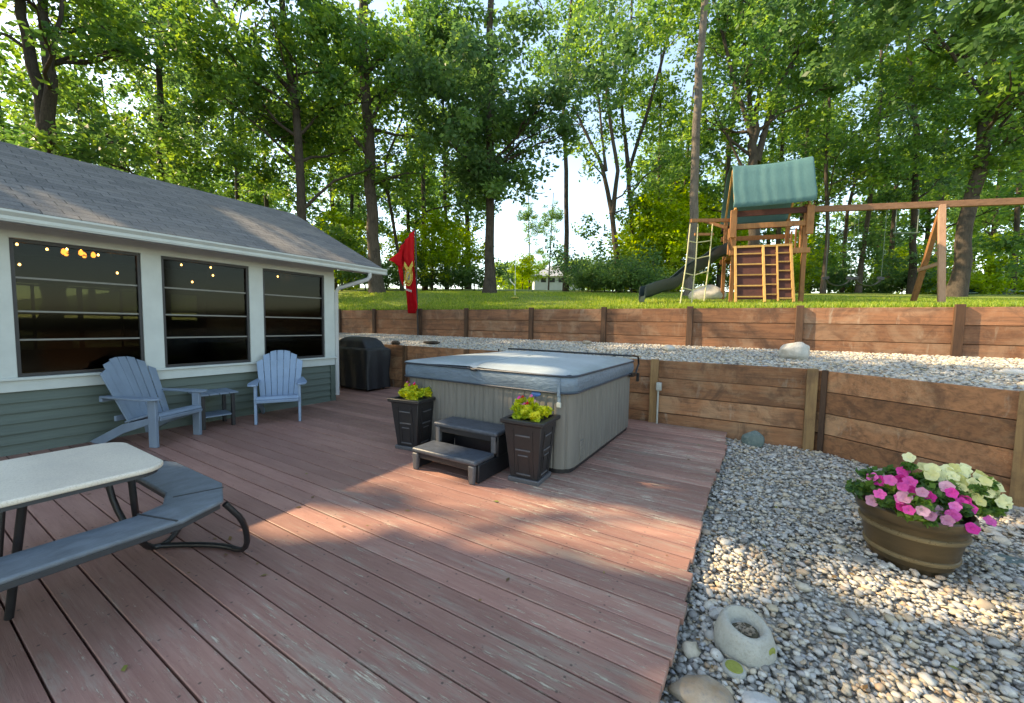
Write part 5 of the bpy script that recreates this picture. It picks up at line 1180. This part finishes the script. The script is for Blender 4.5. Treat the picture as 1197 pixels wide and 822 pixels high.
for nm, z0, z1, mt, bv, g_ in (('bench', .415, .44, 'bench', .010, 0), ('bench_frame', .385, .413, 'benchedge', .004, .012)):
    V, n = benchring(z0, z1, g_)
    m = MB(); F = []
    for i in range(n):
        j = (i + 1) % n; F += [(i, j, n + j, n + i)[::-1], (2 * n + i, 2 * n + j, 3 * n + j, 3 * n + i), (i, j, 2 * n + j, 2 * n + i), (n + j, n + i, 3 * n + i, 3 * n + j)]
    m.add(V, F); m.build(nm, M[mt], t, True, bevel=bv, seg=3)
for a, b_ in (((-2.68, .72, .4415), (-2.43, .80, .4415)), ((-2.78, .90, .4415), (-2.70, 1.12, .4415)), ((-3.46, .90, .4415), (-3.56, 1.12, .4415)), ((-3.58, .72, .4415), (-3.83, .80, .4415))): m = MB(); m.beam(a, b_, .009, .004); m.build('bench_joint', M['benchedge'], t, True)
def smoothp(P, k=2):
    P = [Vector(p) for p in P]
    for _ in range(k):
        Q = [P[0]]
        for a, b in zip(P[:-1], P[1:]): Q += [a.lerp(b, .25), a.lerp(b, .75)]
        Q.append(P[-1]); P = Q
    return P
for sx in (-1, 1):
    for sy in (-1, 1):
        X = lambda x: -3.13 + sx * x
        Y = lambda y: (-.2) + sy * y
        pth = [(X(.58), Y(1.26), .40), (X(.60), Y(1.36), .25), (X(.52), Y(1.40), .02), (X(.28), Y(1.36), .018), (X(-.02), Y(1.16), .018), (X(.02), Y(1.06), .05), (X(.20), Y(.98), .30), (X(.22), Y(.96), .60)]
        m = MB(); m.tube(smoothp(pth), .0165, 10); m.build('leg', M['black_metal'], t, True, smooth=True)
        m = MB(); m.tube([(X(.24), Y(.58), .62), (X(.17), Y(.52), .02)], .0165, 10); m.build('leg', M['black_metal'], t, True, smooth=True)
m = MB(); m.beam((-3.12, -1.15, .60), (-3.12, .75, .60), .04, .03)
for y in (-1.1, -.3, .7): m.beam((-3.42, y, .60), (-2.82, y, .60), .03, .03)
m.build('under_frame', M['black_metal'], t, True)

# ------------------------------------------------------------------ covered grill
t = thing('covered_grill', 'grill under a black fabric cover behind the porch corner', 'grill', (-7.5, 5.8, 0))
M['fabric'] = plain('black_fabric', (.012, .013, .015), .55, .3, 6, bump=.012)
def evenly(ring, per):
    out = []
    for i, (a, b) in enumerate(zip(ring, ring[1:] + ring[:1])):
        m = 16 if i % per == per - 1 else 2
        for k in range(m): out.append(a.lerp(b, k / m))
    return out
def gr(x0, x1, y0, y1, z, w, ph): return [Vector((p.x + w * math.sin(p.y * 21 + ph), p.y + w * math.sin(p.x * 17 + ph), p.z)) for p in evenly(rrect(x0, x1, y0, y1, .07, z, 5), 6)]
m = MB(); m.loft([gr(-8.35, -6.78, 5.46, 6.10, .05, .018, 0), gr(-8.33, -6.80, 5.48, 6.09, .35, .014, 1), gr(-8.36, -6.76, 5.46, 6.1, .7, .008, 2), gr(-8.36, -6.76, 5.46, 6.1, .86, .004, 2), gr(-8.3, -6.84, 5.5, 6.08, .90, .004, 2)]); m.build('cover', M['fabric'], t, True, smooth=True, ang=45)
m = MB(); m.loft([gr(-8.05, -6.90, 5.54, 6.07, .895, .004, 2), gr(-7.95, -7.02, 5.58, 6.06, 1.02, .01, 1), gr(-7.85, -7.15, 5.66, 6.02, 1.10, .01, 3), gr(-7.75, -7.3, 5.75, 5.95, 1.12, .004, 3)]); m.build('lid_cover', M['fabric'], t, True, smooth=True, ang=60)
m = MB()
for x in (-8.2, -6.92):
    for y in (5.58, 5.98): m.tube([(x, y - .012, .04), (x, y + .012, .04)], .038, 12)
m.build('wheel', M['black_plastic'], t, True)
